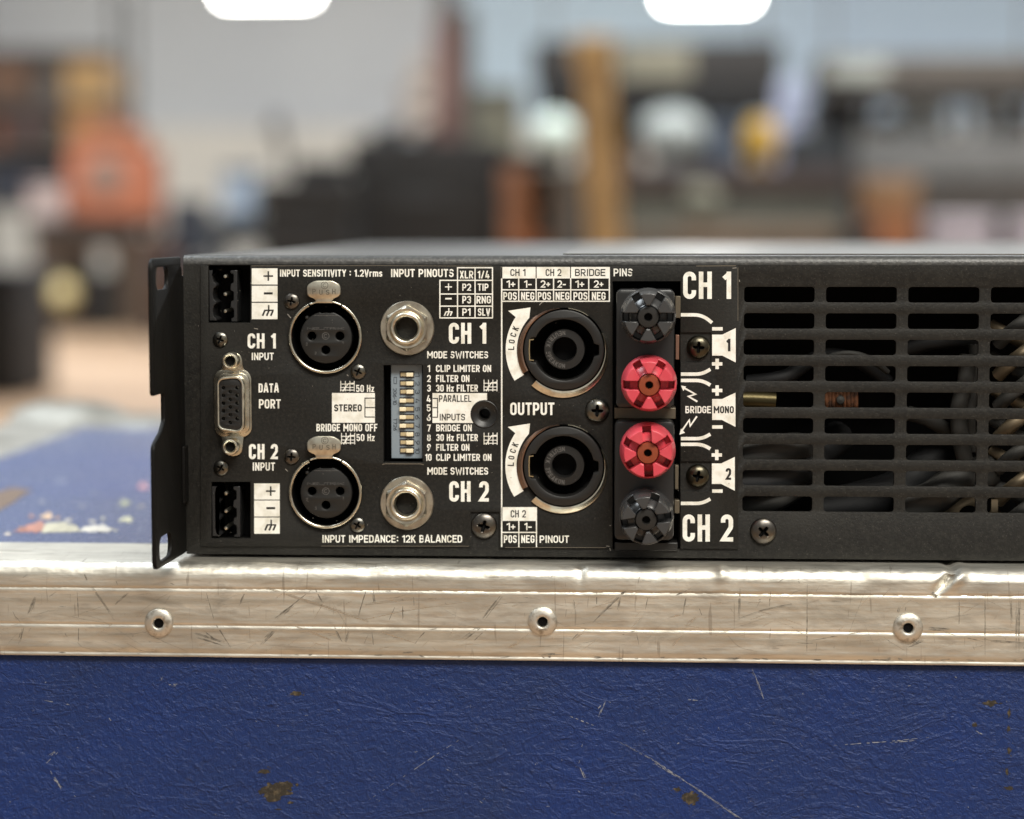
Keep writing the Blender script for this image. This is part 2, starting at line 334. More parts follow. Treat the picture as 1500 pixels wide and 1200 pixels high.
# ------------------------------------------------------------------ road case
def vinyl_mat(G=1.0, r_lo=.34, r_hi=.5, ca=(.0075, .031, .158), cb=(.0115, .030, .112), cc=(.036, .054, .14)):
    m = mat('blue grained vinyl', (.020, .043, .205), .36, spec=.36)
    nt = m.node_tree; N = nt.nodes; L = nt.links; b = N['Principled BSDF']; tc = N.new('ShaderNodeTexCoord')
    def mp(scale, rot=(0, 0, 0)):
        q = N.new('ShaderNodeMapping'); q.inputs['Scale'].default_value = scale; q.inputs['Rotation'].default_value = rot; L.new(tc.outputs['Object'], q.inputs[0]); return q
    def nz(sc_, det, q, dist=0, rough=.55):
        t = N.new('ShaderNodeTexNoise'); t.inputs['Scale'].default_value = sc_; t.inputs['Detail'].default_value = det; t.inputs['Distortion'].default_value = dist
        t.inputs['Roughness'].default_value = rough; L.new(q.outputs[0], t.inputs['Vector']); return t
    def ridge(t, width):
        a = N.new('ShaderNodeMath'); a.operation = 'SUBTRACT'; a.inputs[1].default_value = .5; L.new(t.outputs['Fac'], a.inputs[0])
        c = N.new('ShaderNodeMath'); c.operation = 'ABSOLUTE'; L.new(a.outputs[0], c.inputs[0])
        r_ = N.new('ShaderNodeMapRange'); r_.interpolation_type = 'SMOOTHSTEP'; r_.inputs[1].default_value = 0; r_.inputs[2].default_value = width
        r_.inputs[3].default_value = 1; r_.inputs[4].default_value = 0; L.new(c.outputs[0], r_.inputs[0]); return r_
    def bump(h, dist, prev=None):
        q = N.new('ShaderNodeBump'); q.inputs['Distance'].default_value = dist/1000; q.inputs['Strength'].default_value = 1
        L.new(h, q.inputs['Height'])
        if prev: L.new(prev.outputs[0], q.inputs['Normal'])
        return q
    flat = mp((1, 1, 1))
    grain = nz(1500, 3, flat, .8); pits = nz(500, 4, flat, 1.0)
    w1 = ridge(nz(30, 6, mp((1, 1, 2.0), (0, R(-38), 0)), 1.2), .06)
    w2 = ridge(nz(19, 6, mp((1, 1, 2.4), (0, R(14), 0)), 1.8), .035)
    big = nz(14, 2, flat)
    b1 = bump(grain.outputs['Fac'], .20*G); b2 = bump(pits.outputs['Fac'], .60*G, b1); b3 = bump(w1.outputs[0], .13*G, b2); b4 = bump(w2.outputs[0], .06*G, b3); b5 = bump(big.outputs['Fac'], 1.6*G, b4)
    L.new(b5.outputs[0], b.inputs['Normal'])
    # colour: faded and grubby patches
    t = nz(9, 4, flat, .8); r_ = N.new('ShaderNodeMapRange'); r_.inputs[1].default_value = .38; r_.inputs[2].default_value = .68; L.new(t.outputs['Fac'], r_.inputs[0])
    mx = N.new('ShaderNodeMix'); mx.data_type = 'RGBA'; mx.inputs['A'].default_value = (*ca, 1); mx.inputs['B'].default_value = (*cb, 1); L.new(r_.outputs[0], mx.inputs['Factor'])
    t2 = nz(420, 4, flat, .5); r2 = N.new('ShaderNodeMapRange'); r2.inputs[1].default_value = .60; r2.inputs[2].default_value = .74; r2.inputs[4].default_value = .55; L.new(t2.outputs['Fac'], r2.inputs[0])
    mx2 = N.new('ShaderNodeMix'); mx2.data_type = 'RGBA'; L.new(mx.outputs['Result'], mx2.inputs['A']); mx2.inputs['B'].default_value = (*cc, 1); L.new(r2.outputs[0], mx2.inputs['Factor'])
    L.new(mx2.outputs['Result'], b.inputs['Base Color'])
    r3 = N.new('ShaderNodeMapRange'); r3.inputs[1].default_value = .3; r3.inputs[2].default_value = .7; r3.inputs[3].default_value = r_lo; r3.inputs[4].default_value = r_hi; L.new(pits.outputs['Fac'], r3.inputs[0]); L.new(r3.outputs[0], b.inputs['Roughness'])
    return m
def alu_mat():
    m = mat('worn aluminium', (.72, .66, .56), .36, 1)
    nt = m.node_tree; N = nt.nodes; L = nt.links; b = N['Principled BSDF']; tc = N.new('ShaderNodeTexCoord')
    def nz(sc_, det, stretch, rot=(0, 0, 0), dist=0):
        q = N.new('ShaderNodeMapping'); q.inputs['Scale'].default_value = stretch; q.inputs['Rotation'].default_value = rot; L.new(tc.outputs['Object'], q.inputs[0])
        t = N.new('ShaderNodeTexNoise'); t.inputs['Scale'].default_value = sc_; t.inputs['Detail'].default_value = det; t.inputs['Distortion'].default_value = dist; L.new(q.outputs[0], t.inputs['Vector']); return t
    def rng(t, lo, hi, o0=0, o1=1):
        r_ = N.new('ShaderNodeMapRange'); r_.inputs[1].default_value = lo; r_.inputs[2].default_value = hi; r_.inputs[3].default_value = o0; r_.inputs[4].default_value = o1; L.new(t.outputs['Fac'], r_.inputs[0]); return r_
    def mix(a, fac, col):
        x = N.new('ShaderNodeMix'); x.data_type = 'RGBA'; L.new(fac.outputs[0], x.inputs['Factor']); x.inputs['B'].default_value = (*col, 1)
        if isinstance(a, tuple): x.inputs['A'].default_value = (*a, 1)
        else: L.new(a.outputs['Result'], x.inputs['A'])
        return x
    grain = nz(500, 5, (.03, 1, 1)); blot = nz(45, 5, (.5, 1, 1), dist=.5); grime = nz(120, 6, (.35, 1, 1), dist=1.0)
    s1 = nz(60, 2, (14, 1, 1.2), (0, R(35), 0), .3); s2 = nz(50, 2, (16, 1, 1.1), (0, R(-52), 0), .3)
    c = mix((.89, .865, .785), rng(grain, .35, .65, 0, 1), (.63, .595, .515))
    c = mix(c, rng(blot, .42, .68, 0, .8), (.54, .52, .47)); c = mix(c, rng(nz(900, 4, (.12, 1, 1)), .55, .75, 0, .6), (.45, .40, .34))
    c = mix(c, rng(grime, .56, .70, 0, .65), (.34, .31, .265))
    c = mix(c, rng(s1, .70, .74, 0, .5), (.34, .30, .25)); c = mix(c, rng(s2, .71, .75, 0, .5), (.34, .30, .25))
    L.new(c.outputs['Result'], b.inputs['Base Color'])
    L.new(rng(grime, .35, .7, .42, .60).outputs[0], b.inputs['Roughness'])
    prev = None
    for t, d in ((grain, .10), (blot, .05), (nz(520, 6, (.45, 1, 1)), .16)):
        q = N.new('ShaderNodeBump'); q.inputs['Distance'].default_value = d/1000; L.new(t.outputs['Fac'], q.inputs['Height'])
        if prev: L.new(prev.outputs[0], q.inputs['Normal'])
        prev = q
    L.new(prev.outputs[0], b.inputs['Normal'])
    return m
M['vinyl'] = vinyl_mat(); M['lidvinyl'] = vinyl_mat(.25, .20, .34, (.055, .095, .27), (.085, .12, .25), (.13, .16, .27)); M['alu'] = alu_mat()  # lid blue made paler, putting the wall's grazing sheen into its colour
M['rivet'] = mat('dull aluminium rivet', (.72, .69, .62), .48, 1, bump=[(450, 4, .12, None)], var=[(500, (.38, .34, .28), .48, .66, None)])
M['scuff'] = mat('dark scuff', (.22, .20, .17), .6, .75, var=[(900, (.42, .39, .33), .45, .64, None)])
M['bright'] = mat('fresh bright scratch', (.93, .88, .78), .25, 1)
M['chalk'] = mat('white scrape', (.25, .265, .31), .7)
M['chip'] = mat('brown torn chip', (.030, .024, .016), .8, bump=[(900, 4, .3, None)], var=[(600, (.11, .085, .05), .52, .70, None)])
X0, X1, YF, YB, ZB = -278.0, 330.0, -12.0, 500.0, -430.0      # case outline; its bottom stands on low castors out of view
XI, YBI = -233.0, 420.0
case = thing('road_case', 'worn blue vinyl road case with scuffed aluminium edging under the amplifier', 'road case', (0, 240, FLOOR))
MB().box(X0+2, X1-2, YF+1.7, YB-2, ZB, -27.2).build('case_body', M['vinyl'], case, bevel=1.0)
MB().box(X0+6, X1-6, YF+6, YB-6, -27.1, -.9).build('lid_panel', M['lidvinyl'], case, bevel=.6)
for cx in (X0+60, X1-60):
    for cyy in (50, 440):
        wb = MB(); wb.lathe([(4, -9), (10, -9), (10, 9), (4, 9)], 0, 0, 16)
        wb.v = [(cx+a, cyy+b, FLOOR+10+c_) for a, b, c_ in wb.v]; wb.build('castor', M['black'], case)
# edging: one dense extruded profile, so dents and dings are real
def edging_profile():
    pr = [(28.0, -.9), (28.0, -.05), (27.2, 0)]
    pr += [(27.2-(27.2+8)*k/14, 0) for k in range(1, 14)]
    r_ = 4.2
    for k in range(0, 11):
        a = R(90+90*k/10); pr.append((YF+r_+r_*math.cos(a), -r_+r_*math.sin(a)))
    zz = [-4.8, -5.6, -6.4]
    def ridge_(z0): return [(YF-.0, z0+.95), (YF+.22, z0+.75), (YF+.12, z0+.5), (YF-.0, z0+.2), (YF-.07, z0-.05), (YF-.08, z0-.35), (YF-.02, z0-.75)]
    pr += [(YF, z) for z in zz]+ridge_(-8.0)
    pr += [(YF, z) for z in (-9.4, -11, -12.6, -14.2, -15.8, -17.2)]+ridge_(-18.7)
    pr += [(YF, z) for z in (-20.1, -21.6, -23.1, -24.6, -26.0)]
    pr += [(YF+.12, -26.1), (YF+.04, -26.4), (YF-.06, -26.7), (YF-.10, -27.0), (YF-.02, -27.3), (YF+.6, -27.5), (YF+1.6, -27.5)]
    return pr
def dings(x, y, z):
    """real dents in the soft aluminium edge"""
    n1 = noise.noise(Vector((x*.03, y*.09, z*.09+3))); n2 = noise.noise(Vector((x*.13, y*.2+9, z*.2))); n3 = noise.noise(Vector((x*.5, y*.6, z*.6+5)))
    edge = math.exp(-((y-YF-2)**2+(z+2)**2)/26)
    n4 = noise.noise(Vector((x*1.3, y*.9, z*.9+8))); dz = n1*.05*edge+n2*.12*edge+n3*.12*edge+n4*.14*edge; dy = 0.0
    for (dx, wz, amp) in DENTS:
        g = math.exp(-((x-dx)/wz)**2)*edge; dz -= amp*g; dy += amp*.6*g
    # the long slanting gouge right of centre
    gx0, gz0 = P(1398, 832, YF)[0], -.5; gx1, gz1 = P(1368, 872, YF)[0], P(1368, 872, YF)[2]
    if z < 1 and y < 8:
        s_ = max(0, min(1.25, (gz0-z)/(gz0-gz1))); cx = gx0+(gx1-gx0)*s_; d = x-cx
        f = max(0, 1-abs(s_-.35)/.75)
        dd = math.exp(-(d/1.5)**2)*2.3*f-math.exp(-((d-3.0)/1.7)**2)*1.0*f
        dy += dd; dz -= dd*.6
    return dy, dz
DENTS = [(P(1058, 836, YF)[0], 1.6, -.8), (P(1255, 842, YF)[0], 4, .55), (P(850, 850, YF)[0], 1.3, .6), (P(540, 838, YF)[0], 3, .4), (P(130, 832, YF)[0], 5, .3), (P(960, 835, YF)[0], 2.5, .3), (P(690, 835, YF)[0], 6, .25)]
def edging():
    pr = edging_profile(); n = len(pr); mb = MB(); xs = []; x = X0
    while x < X1: xs.append(x); x += .55 if -190 < x < 140 else 4
    xs.append(X1); v = []; f = []
    for x in xs:
        for (y, z) in pr:
            dy, dz = dings(x, y, z) if z > -26.3 else (0, 0)
            if z < -20: dy *= .5; dz *= .3
            v.append((x, y+dy*(1 if z < -1 else .2), z+(dz if y < 16 else 0)*(1 if z > -12 else .3)))
    for i in range(len(xs)-1):
        for k in range(n-1): f.append((i*n+k, i*n+k+1, (i+1)*n+k+1, (i+1)*n+k))
    mb.add(v, f); return mb.build('edging', M['alu'], case, smooth=70, fix=False)
edging()
M['oldalu'] = mat('grimy dull aluminium', (.50, .49, .45), .6, 1, var=[(30, (.22, .20, .17), .45, .65, None)])
MB().box(X0-.4, XI, 28.5, YBI-.3, -29, .0).build('edging', M['oldalu'], case, bevel=3)
MB().box(X0-.4, X1, YBI, YB+.5, -29, .1).build('edging', M['oldalu'], case, bevel=3)
q = MB(); q.lathe([(0, -26), (14, -24), (24, -15), (28, -4), (28, 6)], 0, 0, 24)
q.v = [(X0+24+a*1.1, YB-28+c_*1.1, -b*.35-1.5) for a, b, c_ in q.v]; q.build('corner_protector', M['oldalu'], case)
# pop rivets
def rivet_mesh():
    mb = MB(); prof = [(4.2, 0), (4.2, -.35), (4.0, -.62), (3.3, -.92), (2.5, -1.12), (1.9, -1.16), (1.6, -1.0), (1.4, -.5), (1.35, .8)]
    mb.lathe(prof, 0, 0, 40)
    for i, (a, b, c_) in enumerate(mb.v):
        k = noise.noise(Vector((a*.45, b, c_*.45)))*.22; mb.v[i] = (a*(1+k*.15), b-k*.35, c_*(1+k*.15))
    return mb.mesh('rivet', M['rivet'], 50)
rm = rivet_mesh(); hole = MB().lathe([(1.4, -.2), (.01, -.2)], 0, 0, 20).mesh('rivet_hole', M['black'])  # black disc paints the shade down the rivet hole
for i, (a, b) in enumerate(((233, 912.5), (795, 910.5), (1330, 919.5))):
    p = P(a, b, YF-.1); rv = link('rivet', rm, case, loc=p); rv.rotation_euler = (0, 1.9*i, 0)
    h = bpy.data.objects.new('rivet_hole', hole); COL.objects.link(h); h.parent = rv
# scuffs and scratches that have a shape of their own
def marks(name, m, items, y, parent=case, gaps=0):
    mb = MB(); k = 0; fine = []
    for pts, wd in items:                                   # a broad mark is a bundle of fine parallel lines
        if wd <= 1.7: fine.append((pts, wd)); continue
        d = Vector(pts[-1])-Vector(pts[0]); nrm = Vector((-d.y, d.x)).normalized()
        for j in range(int(wd*2.1)+1):
            o_ = random.uniform(-.62, .62)*wd; s0 = random.uniform(-.12, .4); s1 = random.uniform(.6, 1.12)
            if len(pts) > 2: s0, s1 = 0, 1
            q_ = [(a+nrm.x*o_, b+nrm.y*o_) for a, b in pts]
            q_[0], q_[-1] = ((q_[0][0]+d.x*s0, q_[0][1]+d.y*s0), (q_[0][0]+d.x*s1, q_[0][1]+d.y*s1)) if len(pts) == 2 else (q_[0], q_[-1])
            fine.append((q_, random.uniform(.35, 1.0)))
    for pts, wd in fine:
        pts = [(a+random.uniform(-.4, .4), b+random.uniform(-.4, .4)) for a, b in rpath([(a, b, 30) for a, b in pts])] if len(pts) > 2 else pts
        sub = []
        for i in range(len(pts)-1):
            ns = max(4, int(math.hypot(pts[i+1][0]-pts[i][0], pts[i+1][1]-pts[i][1])/4))
            for s_ in range(ns): sub.append((pts[i][0]+(pts[i+1][0]-pts[i][0])*s_/ns+random.uniform(-.25, .25), pts[i][1]+(pts[i+1][1]-pts[i][1])*s_/ns+random.uniform(-.25, .25)))
        sub.append(pts[-1]); v, f = stroke2d(sub, 1)
        n = len(sub); k += 1
        for i in range(n):
            c_ = (v[2*i]+v[2*i+1])/2; ww = wd*(.25+.75*math.sin(math.pi*(i+.4)/(n-.2)))*random.uniform(.45, 1.25)/2
            d = (v[2*i]-v[2*i+1]).normalized(); v[2*i] = c_+d*ww; v[2*i+1] = c_-d*ww
        mb.add([P(a.x, a.y, y-.002*(k % 8)) for a in v], [q_ for q_ in f if random.random() >= gaps])
    o = mb.build(name, m, parent, smooth=0); o['kind'] = 'stuff'; return o
rn = random.Random(5)
dark = [([(123, 841), (128, 851)], 2), ([(137, 863), (167, 906)], 2), ([(113, 866), (115, 905)], 1.2), ([(53, 873), (42, 898)], 4), ([(33, 920), (27, 942)], 3.5), ([(115, 918), (115, 940)], 1.5),
        ([(190, 866), (170, 885)], 2), ([(302, 868), (313, 906)], 1.4), ([(318, 918), (337, 948)], 1.8), ([(360, 866), (350, 887)], 2), ([(285, 930), (325, 942)], 6), ([(300, 927), (312, 936)], 4),
        ([(430, 886), (405, 905)], 5), ([(405, 920), (383, 942)], 5), ([(455, 865), (405, 905)], 1.6), ([(462, 865), (472, 884)], 2.5), ([(490, 920), (500, 940)], 3), ([(536, 863), (524, 902)], 2.5), ([(546, 866), (550, 890)], 2),
        ([(570, 908), (578, 890)], 1.5), ([(590, 907), (590, 888)], 1.2), ([(513, 920), (506, 940)], 2.5), ([(545, 925), (547, 945)], 1.5), ([(608, 943), (620, 926), (640, 920)], 1.6),
        ([(735, 872), (707, 907)], 5), ([(702, 918), (680, 935)], 5), ([(712, 922), (695, 938)], 1.5), ([(840, 878), (841, 890)], 2), ([(874, 868), (874, 884)], 2), ([(915, 866), (872, 908)], 3), ([(909, 870), (905, 893)], 2.5),
        ([(930, 924), (912, 930)], 1.5), ([(950, 872), (945, 893)], 1.2), ([(838, 937), (850, 925)], 1.5), ([(932, 925), (936, 945)], 1), ([(1084, 866), (1082, 905)], 2), ([(1128, 868), (1126, 890)], 1.8), ([(1182.5, 855), (1182, 955)], 1.6),
        ([(1082, 906), (1120, 893), (1160, 885)], 2), ([(1190, 938), (1260, 926)], 1.3), ([(1405, 875), (1405, 915)], 1.4), ([(1443, 870), (1443, 960)], 1.4), ([(1492, 868), (1490, 950)], 5), ([(1480, 872), (1482, 915)], 2), ([(1385, 927), (1440, 940)], 1.3), ([(1440, 938), (1495, 942)], 2),
        ([(1315, 897), (1317, 890)], 2.5), ([(1327, 896), (1328, 889)], 2.5), ([(1330, 947), (1350, 938)], 4), ([(1362, 921), (1392, 923)], 3.5), ([(990, 872), (1005, 866)], 1.5), ([(1000, 900), (1006, 870)], 2), ([(790, 959), (825, 957)], 3), ([(590, 957), (605, 956)], 2), ([(1298, 966), (1306, 965)], 3), ([(1366, 874), (1372, 870)], 8)]
for k in range(70):
    x = rn.uniform(0, 1500); y = rn.choice([rn.uniform(866, 905), rn.uniform(922, 952), rn.uniform(845, 856)]); a = rn.choice([rn.gauss(-1.1, .35), rn.gauss(1.2, .3), rn.gauss(0, .15)]); l = rn.uniform(3, 16)
    dark.append(([(x, y), (x+l*math.cos(a), max(842, min(955, y+l*math.sin(a))))], rn.uniform(.4, .9)))
for k in range(60):
    x = rn.uniform(0, 1500); y = rn.uniform(866, 950); a = rn.gauss(.0, .45)*rn.choice((1, 1, 2)); l = rn.uniform(20, 90)
    dark.append(([(x, y), (x+l*.5*math.cos(a), max(864, min(955, y+l*.5*math.sin(a)+rn.uniform(-2, 2)))), (x+l*math.cos(a), max(864, min(955, y+l*math.sin(a))))], rn.uniform(.3, .6)))
for k in range(40):
    x = rn.uniform(0, 1500); dark.append(([(x, rn.uniform(955.5, 958.5)+x*.0075), (x+rn.uniform(4, 14), rn.uniform(955.5, 958.5)+x*.0075)], rn.uniform(.8, 2)))
marks('scuff_marks', M['scuff'], dark, YF-.03)
lite = [([(390, 862), (470, 888), (540, 912)], 4.2), ([(430, 917), (485, 938)], 3), ([(360, 928), (432, 921)], 1.2), ([(535, 885), (590, 879), (640, 877)], 3), ([(500, 897), (530, 909), (590, 895), (700, 879)], 1.4), ([(540, 920), (605, 942)], 2),
        ([(985, 946), (1000, 930)], 2), ([(745, 948), (760, 942)], 2), ([(838, 938), (862, 921)], 1.8), ([(1005, 915), (1022, 903)], 2), ([(980, 905), (1000, 900)], 2), ([(1402, 888), (1422, 890)], 1.5)]
for k in range(90):
    x = rn.uniform(0, 1500); y = rn.uniform(864, 955); a = rn.gauss(-.25, .5); l = rn.uniform(5, 34); lite.append(([(x, y), (x+l*math.cos(a), max(862, min(956, y+l*math.sin(a))))], rn.uniform(.4, .9)))
marks('bright_scratches', M['bright'], lite, YF-.045)
chalk = [([(83, 1100), (72, 1108)], 3), ([(85, 1102), (68, 1118)], 1.4), ([(71, 1126), (90, 1155)], 2.5), ([(80, 1142), (90, 1153)], 3), ([(850, 1124), (857, 1142)], 3), ([(853, 1090), (848, 1118)], 1.2), ([(887, 1026), (878, 1050)], 2.6), ([(884, 1030), (876, 1038)], 1.5), ([(785, 1117), (786, 1121)], 3),
         ([(832, 1048), (870, 1063)], 1.4), ([(905, 1085), (960, 1115), (1020, 1155), (1085, 1199)], 1.8), ([(960, 1119), (1000, 1142)], 3.4), ([(1015, 1152), (1050, 1176)], 3.0), ([(1055, 1180), (1086, 1200)], 3), ([(1101, 980), (1110, 1000), (1118, 1024)], 2), ([(1130, 1050), (1142, 1078)], 1.3),
         ([(1210, 1093), (1290, 1087), (1360, 1080)], 1.3), ([(1300, 1088), (1352, 1083)], 2), ([(1430, 1072), (1442, 1078)], 2.4), ([(1330, 1005), (1345, 1003)], 1.6), ([(612, 1100), (607, 1103)], 2.4), ([(700, 1067), (650, 1098), (540, 1172)], .9), ([(235, 997), (238, 992)], 2), ([(245, 1004), (262, 1003)], 2.5), ([(65, 1026), (110, 1034)], 1.6), ([(1008, 1025), (1022, 1026)], 1.5)]
for k in range(70):
    x = rn.uniform(0, 1500); y = rn.uniform(985, 1195); a = rn.gauss(.4, .6); l = rn.uniform(2, 7); chalk.append(([(x, y), (x+l*math.cos(a), y+l*math.sin(a))], rn.uniform(.5, 1.2)))
marks('white_scrapes', M['chalk'], chalk, YF+1.62, gaps=.5)
def chip(cx, cy, rx, ry, seed):
    """a torn patch: one ragged piece with a few crumbs round it"""
    r2 = random.Random(seed); mb = MB(); n = 40
    blobs = [(cx, cy, rx, ry)]+[(cx+r2.gauss(0, rx*.9), cy+r2.gauss(0, ry*.9), rx*r2.uniform(.08, .28), ry*r2.uniform(.08, .3)) for _ in range(7)]
    for j, (ax, ay, bx, by) in enumerate(blobs):
        pts = []
        for k in range(n):
            a = 2*math.pi*k/n; q_ = Vector((math.cos(a)*1.5+seed*1.7+j, math.sin(a)*1.5, seed))
            e = 1+.55*noise.noise(q_)+.35*noise.noise(q_*3)+.25*noise.noise(q_*7); pts.append((ax+bx*e*math.cos(a), ay+by*e*math.sin(a)))
        mb.add([P(a, b, YF+1.66-.003*j) for a, b in pts]+[P(ax, ay, YF+1.655-.003*j)], [(k, (k+1) % n, n) for k in range(n)])
    return mb.build('torn_chip', M['chip'], case, smooth=0)
for i, a in enumerate([(402, 1160, 20, 12), (418, 1152, 11, 7), (386, 1130, 8, 3), (1010, 1170, 13, 9), (992, 1157, 5, 3), (1478, 1100, 3, 5), (1478, 1045, 2, 6), (1478, 1068, 2.5, 4), (1478, 1155, 7, 3), (1475, 1130, 2.5, 5), (1450, 1030, 11, 3.5), (435, 1016, 7, 3.5), (1428, 1062, 3, 3)]): chip(*a, i*3.1+1)
# torn sticker remnants on the lid
def flake(pts, col, nm):
    rj = random.Random(len(nm)*7+int(pts[0][0])); fine = []
    for i, (a, b) in enumerate(pts):                        # torn, ragged outline
        c_, d = pts[(i+1) % len(pts)]; m_ = max(3, int(math.hypot(c_-a, d-b)/2.2))
        for k in range(m_): fine.append((a+(c_-a)*k/m_+rj.gauss(0, 1.3), b+(d-b)*k/m_+rj.gauss(0, .8)))
    pts = fine; mb = MB(); top = [PT(a, b, -.80) for a, b in pts]; n = len(pts)
    mb.add([(x, y, -.72) for x, y, z in top]+[(x, y, -.9) for x, y, z in top], [tuple(range(n))]+[(k, (k+1) % n, n+(k+1) % n, n+k) for k in range(n)])
    mb.build('sticker_remnant', mat(nm, s2l(*col), .6, var=[(300, tuple(c*.7 for c in s2l(*col)), .45, .65, None)]), case, smooth=0)
flake([(18, 779), (40, 770), (58, 763), (66, 768), (60, 780)], (190, 135, 120), 'red sticker paper')
flake([(60, 780), (66, 766), (95, 765), (112, 770), (118, 779)], (205, 200, 178), 'yellow sticker paper')
flake([(118, 779), (122, 772), (150, 768), (165, 774), (160, 780)], (230, 225, 215), 'white sticker paper')
flake([(60, 758), (70, 750), (78, 756), (70, 762)], (220, 190, 160), 'peach sticker paper')
flake([(174, 764), (182, 757), (196, 760), (192, 766)], (225, 222, 190), 'cream sticker paper')
flake([(173, 740), (180, 731), (192, 736), (186, 742)], (170, 172, 150), 'olive sticker paper')
flake([(200, 715), (208, 706), (216, 710), (216, 717)], (200, 150, 160), 'pink sticker paper')
flake([(-14, 752), (-10, 722), (20, 714), (46, 718), (20, 735), (0, 748)], (120, 100, 85), 'brown sticker paper')

for i, (a, b, w_, c_) in enumerate([(32, 774, 5, (205, 160, 140)), (100, 762, 6, (210, 205, 195)), (134, 764, 5, (205, 200, 190)), (168, 777, 5, (215, 212, 205)), (84, 758, 4, (200, 170, 150)), (46, 757, 4, (190, 150, 140)), (150, 760, 4, (190, 188, 175)), (12, 782, 5, (210, 200, 190)), (206, 742, 4, (180, 175, 170)), (120, 742, 4, (170, 172, 176)), (60, 735, 5, (165, 168, 178)), (140, 722, 6, (160, 166, 180)), (90, 705, 7, (158, 166, 186))]):
    flake([(a-w_, b+1.5), (a-w_*.3, b-2.2), (a+w_*.8, b-1.2), (a+w_, b+1.6)], c_, 'pale worn paper %d' % i)
# ------------------------------------------------------------------ power amplifier
XL = P(270, 600)[0]; XR = XL+438; ZT = P(275, 374)[2]; ZBm = P(275, 812)[2]
amp = thing('power_amplifier', 'black two channel rack power amplifier seen from its connector side on the road case', 'amplifier', ((XL+XR)/2, 225, 0))
DEPTH = 452
# sheet metal cover: rounded fold along the top, closed sides, bottom and front
pr = [(.75, ZT-2.6)]+[(.75+2.4-2.4*math.cos(R(90*k/8)), ZT-2.4+2.4*math.sin(R(90*k/8))) for k in range(9)]
pr += [(60, ZT), (250, ZT), (DEPTH, ZT), (DEPTH, ZBm+.3), (20, ZBm+.3), (1.6, ZBm+.3), (.9, ZBm+.7)]
mb = MB(); xs = [XL, XL+.6, XL+80, XL+200, XR-.6, XR]; n = len(pr)
for x in xs: mb.v += [(x, y, z) for y, z in pr]
for i in range(len(xs)-1):
    for k in range(n-1): mb.f.append((i*n+k, i*n+k+1, (i+1)*n+k+1, (i+1)*n+k))
mb.f.append(tuple(range(n))); mb.f.append(tuple(reversed(range((len(xs)-1)*n, len(xs)*n))))
mb.build('chassis_cover', M['cover'], amp, smooth=40)
# top cover overlap seam and lip seen along the top right
a = P(822, 372)[0]
MB().box(a, XR-2, 16, DEPTH-20, ZT+.03, ZT+.40).build('top_lid', mat('beige grey satin lid', (.10, .092, .075), .36, .2, spec=.7, bump=[(1200, 3, .05, None)]), amp, bevel=.18)
for fx in (XL+26, XR-26):
    for fy in (14, 400):
        f = MB().lathe([(.01, 0), (9, 0), (9, ZBm+.25), (.01, ZBm+.25)], 0, 0, 20); f.v = [(fx+x, fy+z, y) for x, y, z in f.v]; f.build('foot', M['black'], amp)
# grille slots
cols = [(1090.3, 1193.5), (1210.5, 1315.6), (1331.0, 1436.6)]
slots = []
u0 = [(P(a, 432)[0], P(b, 432)[0]) for a, b in cols]; pitch = (u0[2][0]-u0[0][0])/2; wd = u0[0][1]-u0[0][0]
zt0 = P(1142, 420.4)[2]; zb0 = P(1142, 750)[2]; sh = 22.6*SC; zp = (zt0-sh-zb0)/8
for c in range(6):
    for r_ in range(9):
        x0 = u0[0][0]+c*pitch; z1 = zt0-r_*zp; slots.append(rrect(x0, x0+wd, z1-sh, z1, .95, 4))
XLR = [(477, 493.3), (477.3, 720.6)]; SPK = [(826.3, 512.4), (825.7, 682.5)]
TB = [(305, 388.6, 366.5, 473), (309.5, 706, 367, 789)]
DIPW = (561.5, 535, 619.3, 677.5)
def pc(p, r): c = P(*p); return circle(c[0], c[2], r*SC, 48)
big = [pc(p, 51) for p in XLR]+[pc(p, 60.5) for p in SPK]+[pxrect(*t) for t in TB]+[pxrect(*DIPW), pxrect(897.5, 412.5, 996.5, 805), pc((709.8, 606.8), 9), pxrect(322, 556, 353, 631)]
plate('rear_panel', [(XL, ZBm), (XR, ZBm), (XR, ZT-2.6), (XL, ZT-2.6)], big+slots, .6, 2.2, M['panel'], amp, edge=.12)
ov = pxs([(294, 389.5), (304.8, 389.5), (304.8, 473), (366.7, 473), (366.7, 389.5), (1081.5, 389.5), (1081.5, 804), (997, 804), (997, 720), (1042, 720), (1042, 676), (997, 676), (997, 531), (1042, 531), (1042, 487), (997, 487), (997, 412), (897, 412), (897, 802.8), (731.5, 802.8), (731.5, 750), (690, 750), (690, 800.5), (294, 800.5)])
ovh = [pc(p, 52) for p in XLR]+[pc(p, 61) for p in SPK]+[pxrect(*TB[1])]+[pxrect(*DIPW), pc((709.8, 606.8), 20), pxrect(318, 552, 357, 635)]
plate('panel_overlay', ov, ovh, 0, .58, M['overlay'], amp, edge=.06)
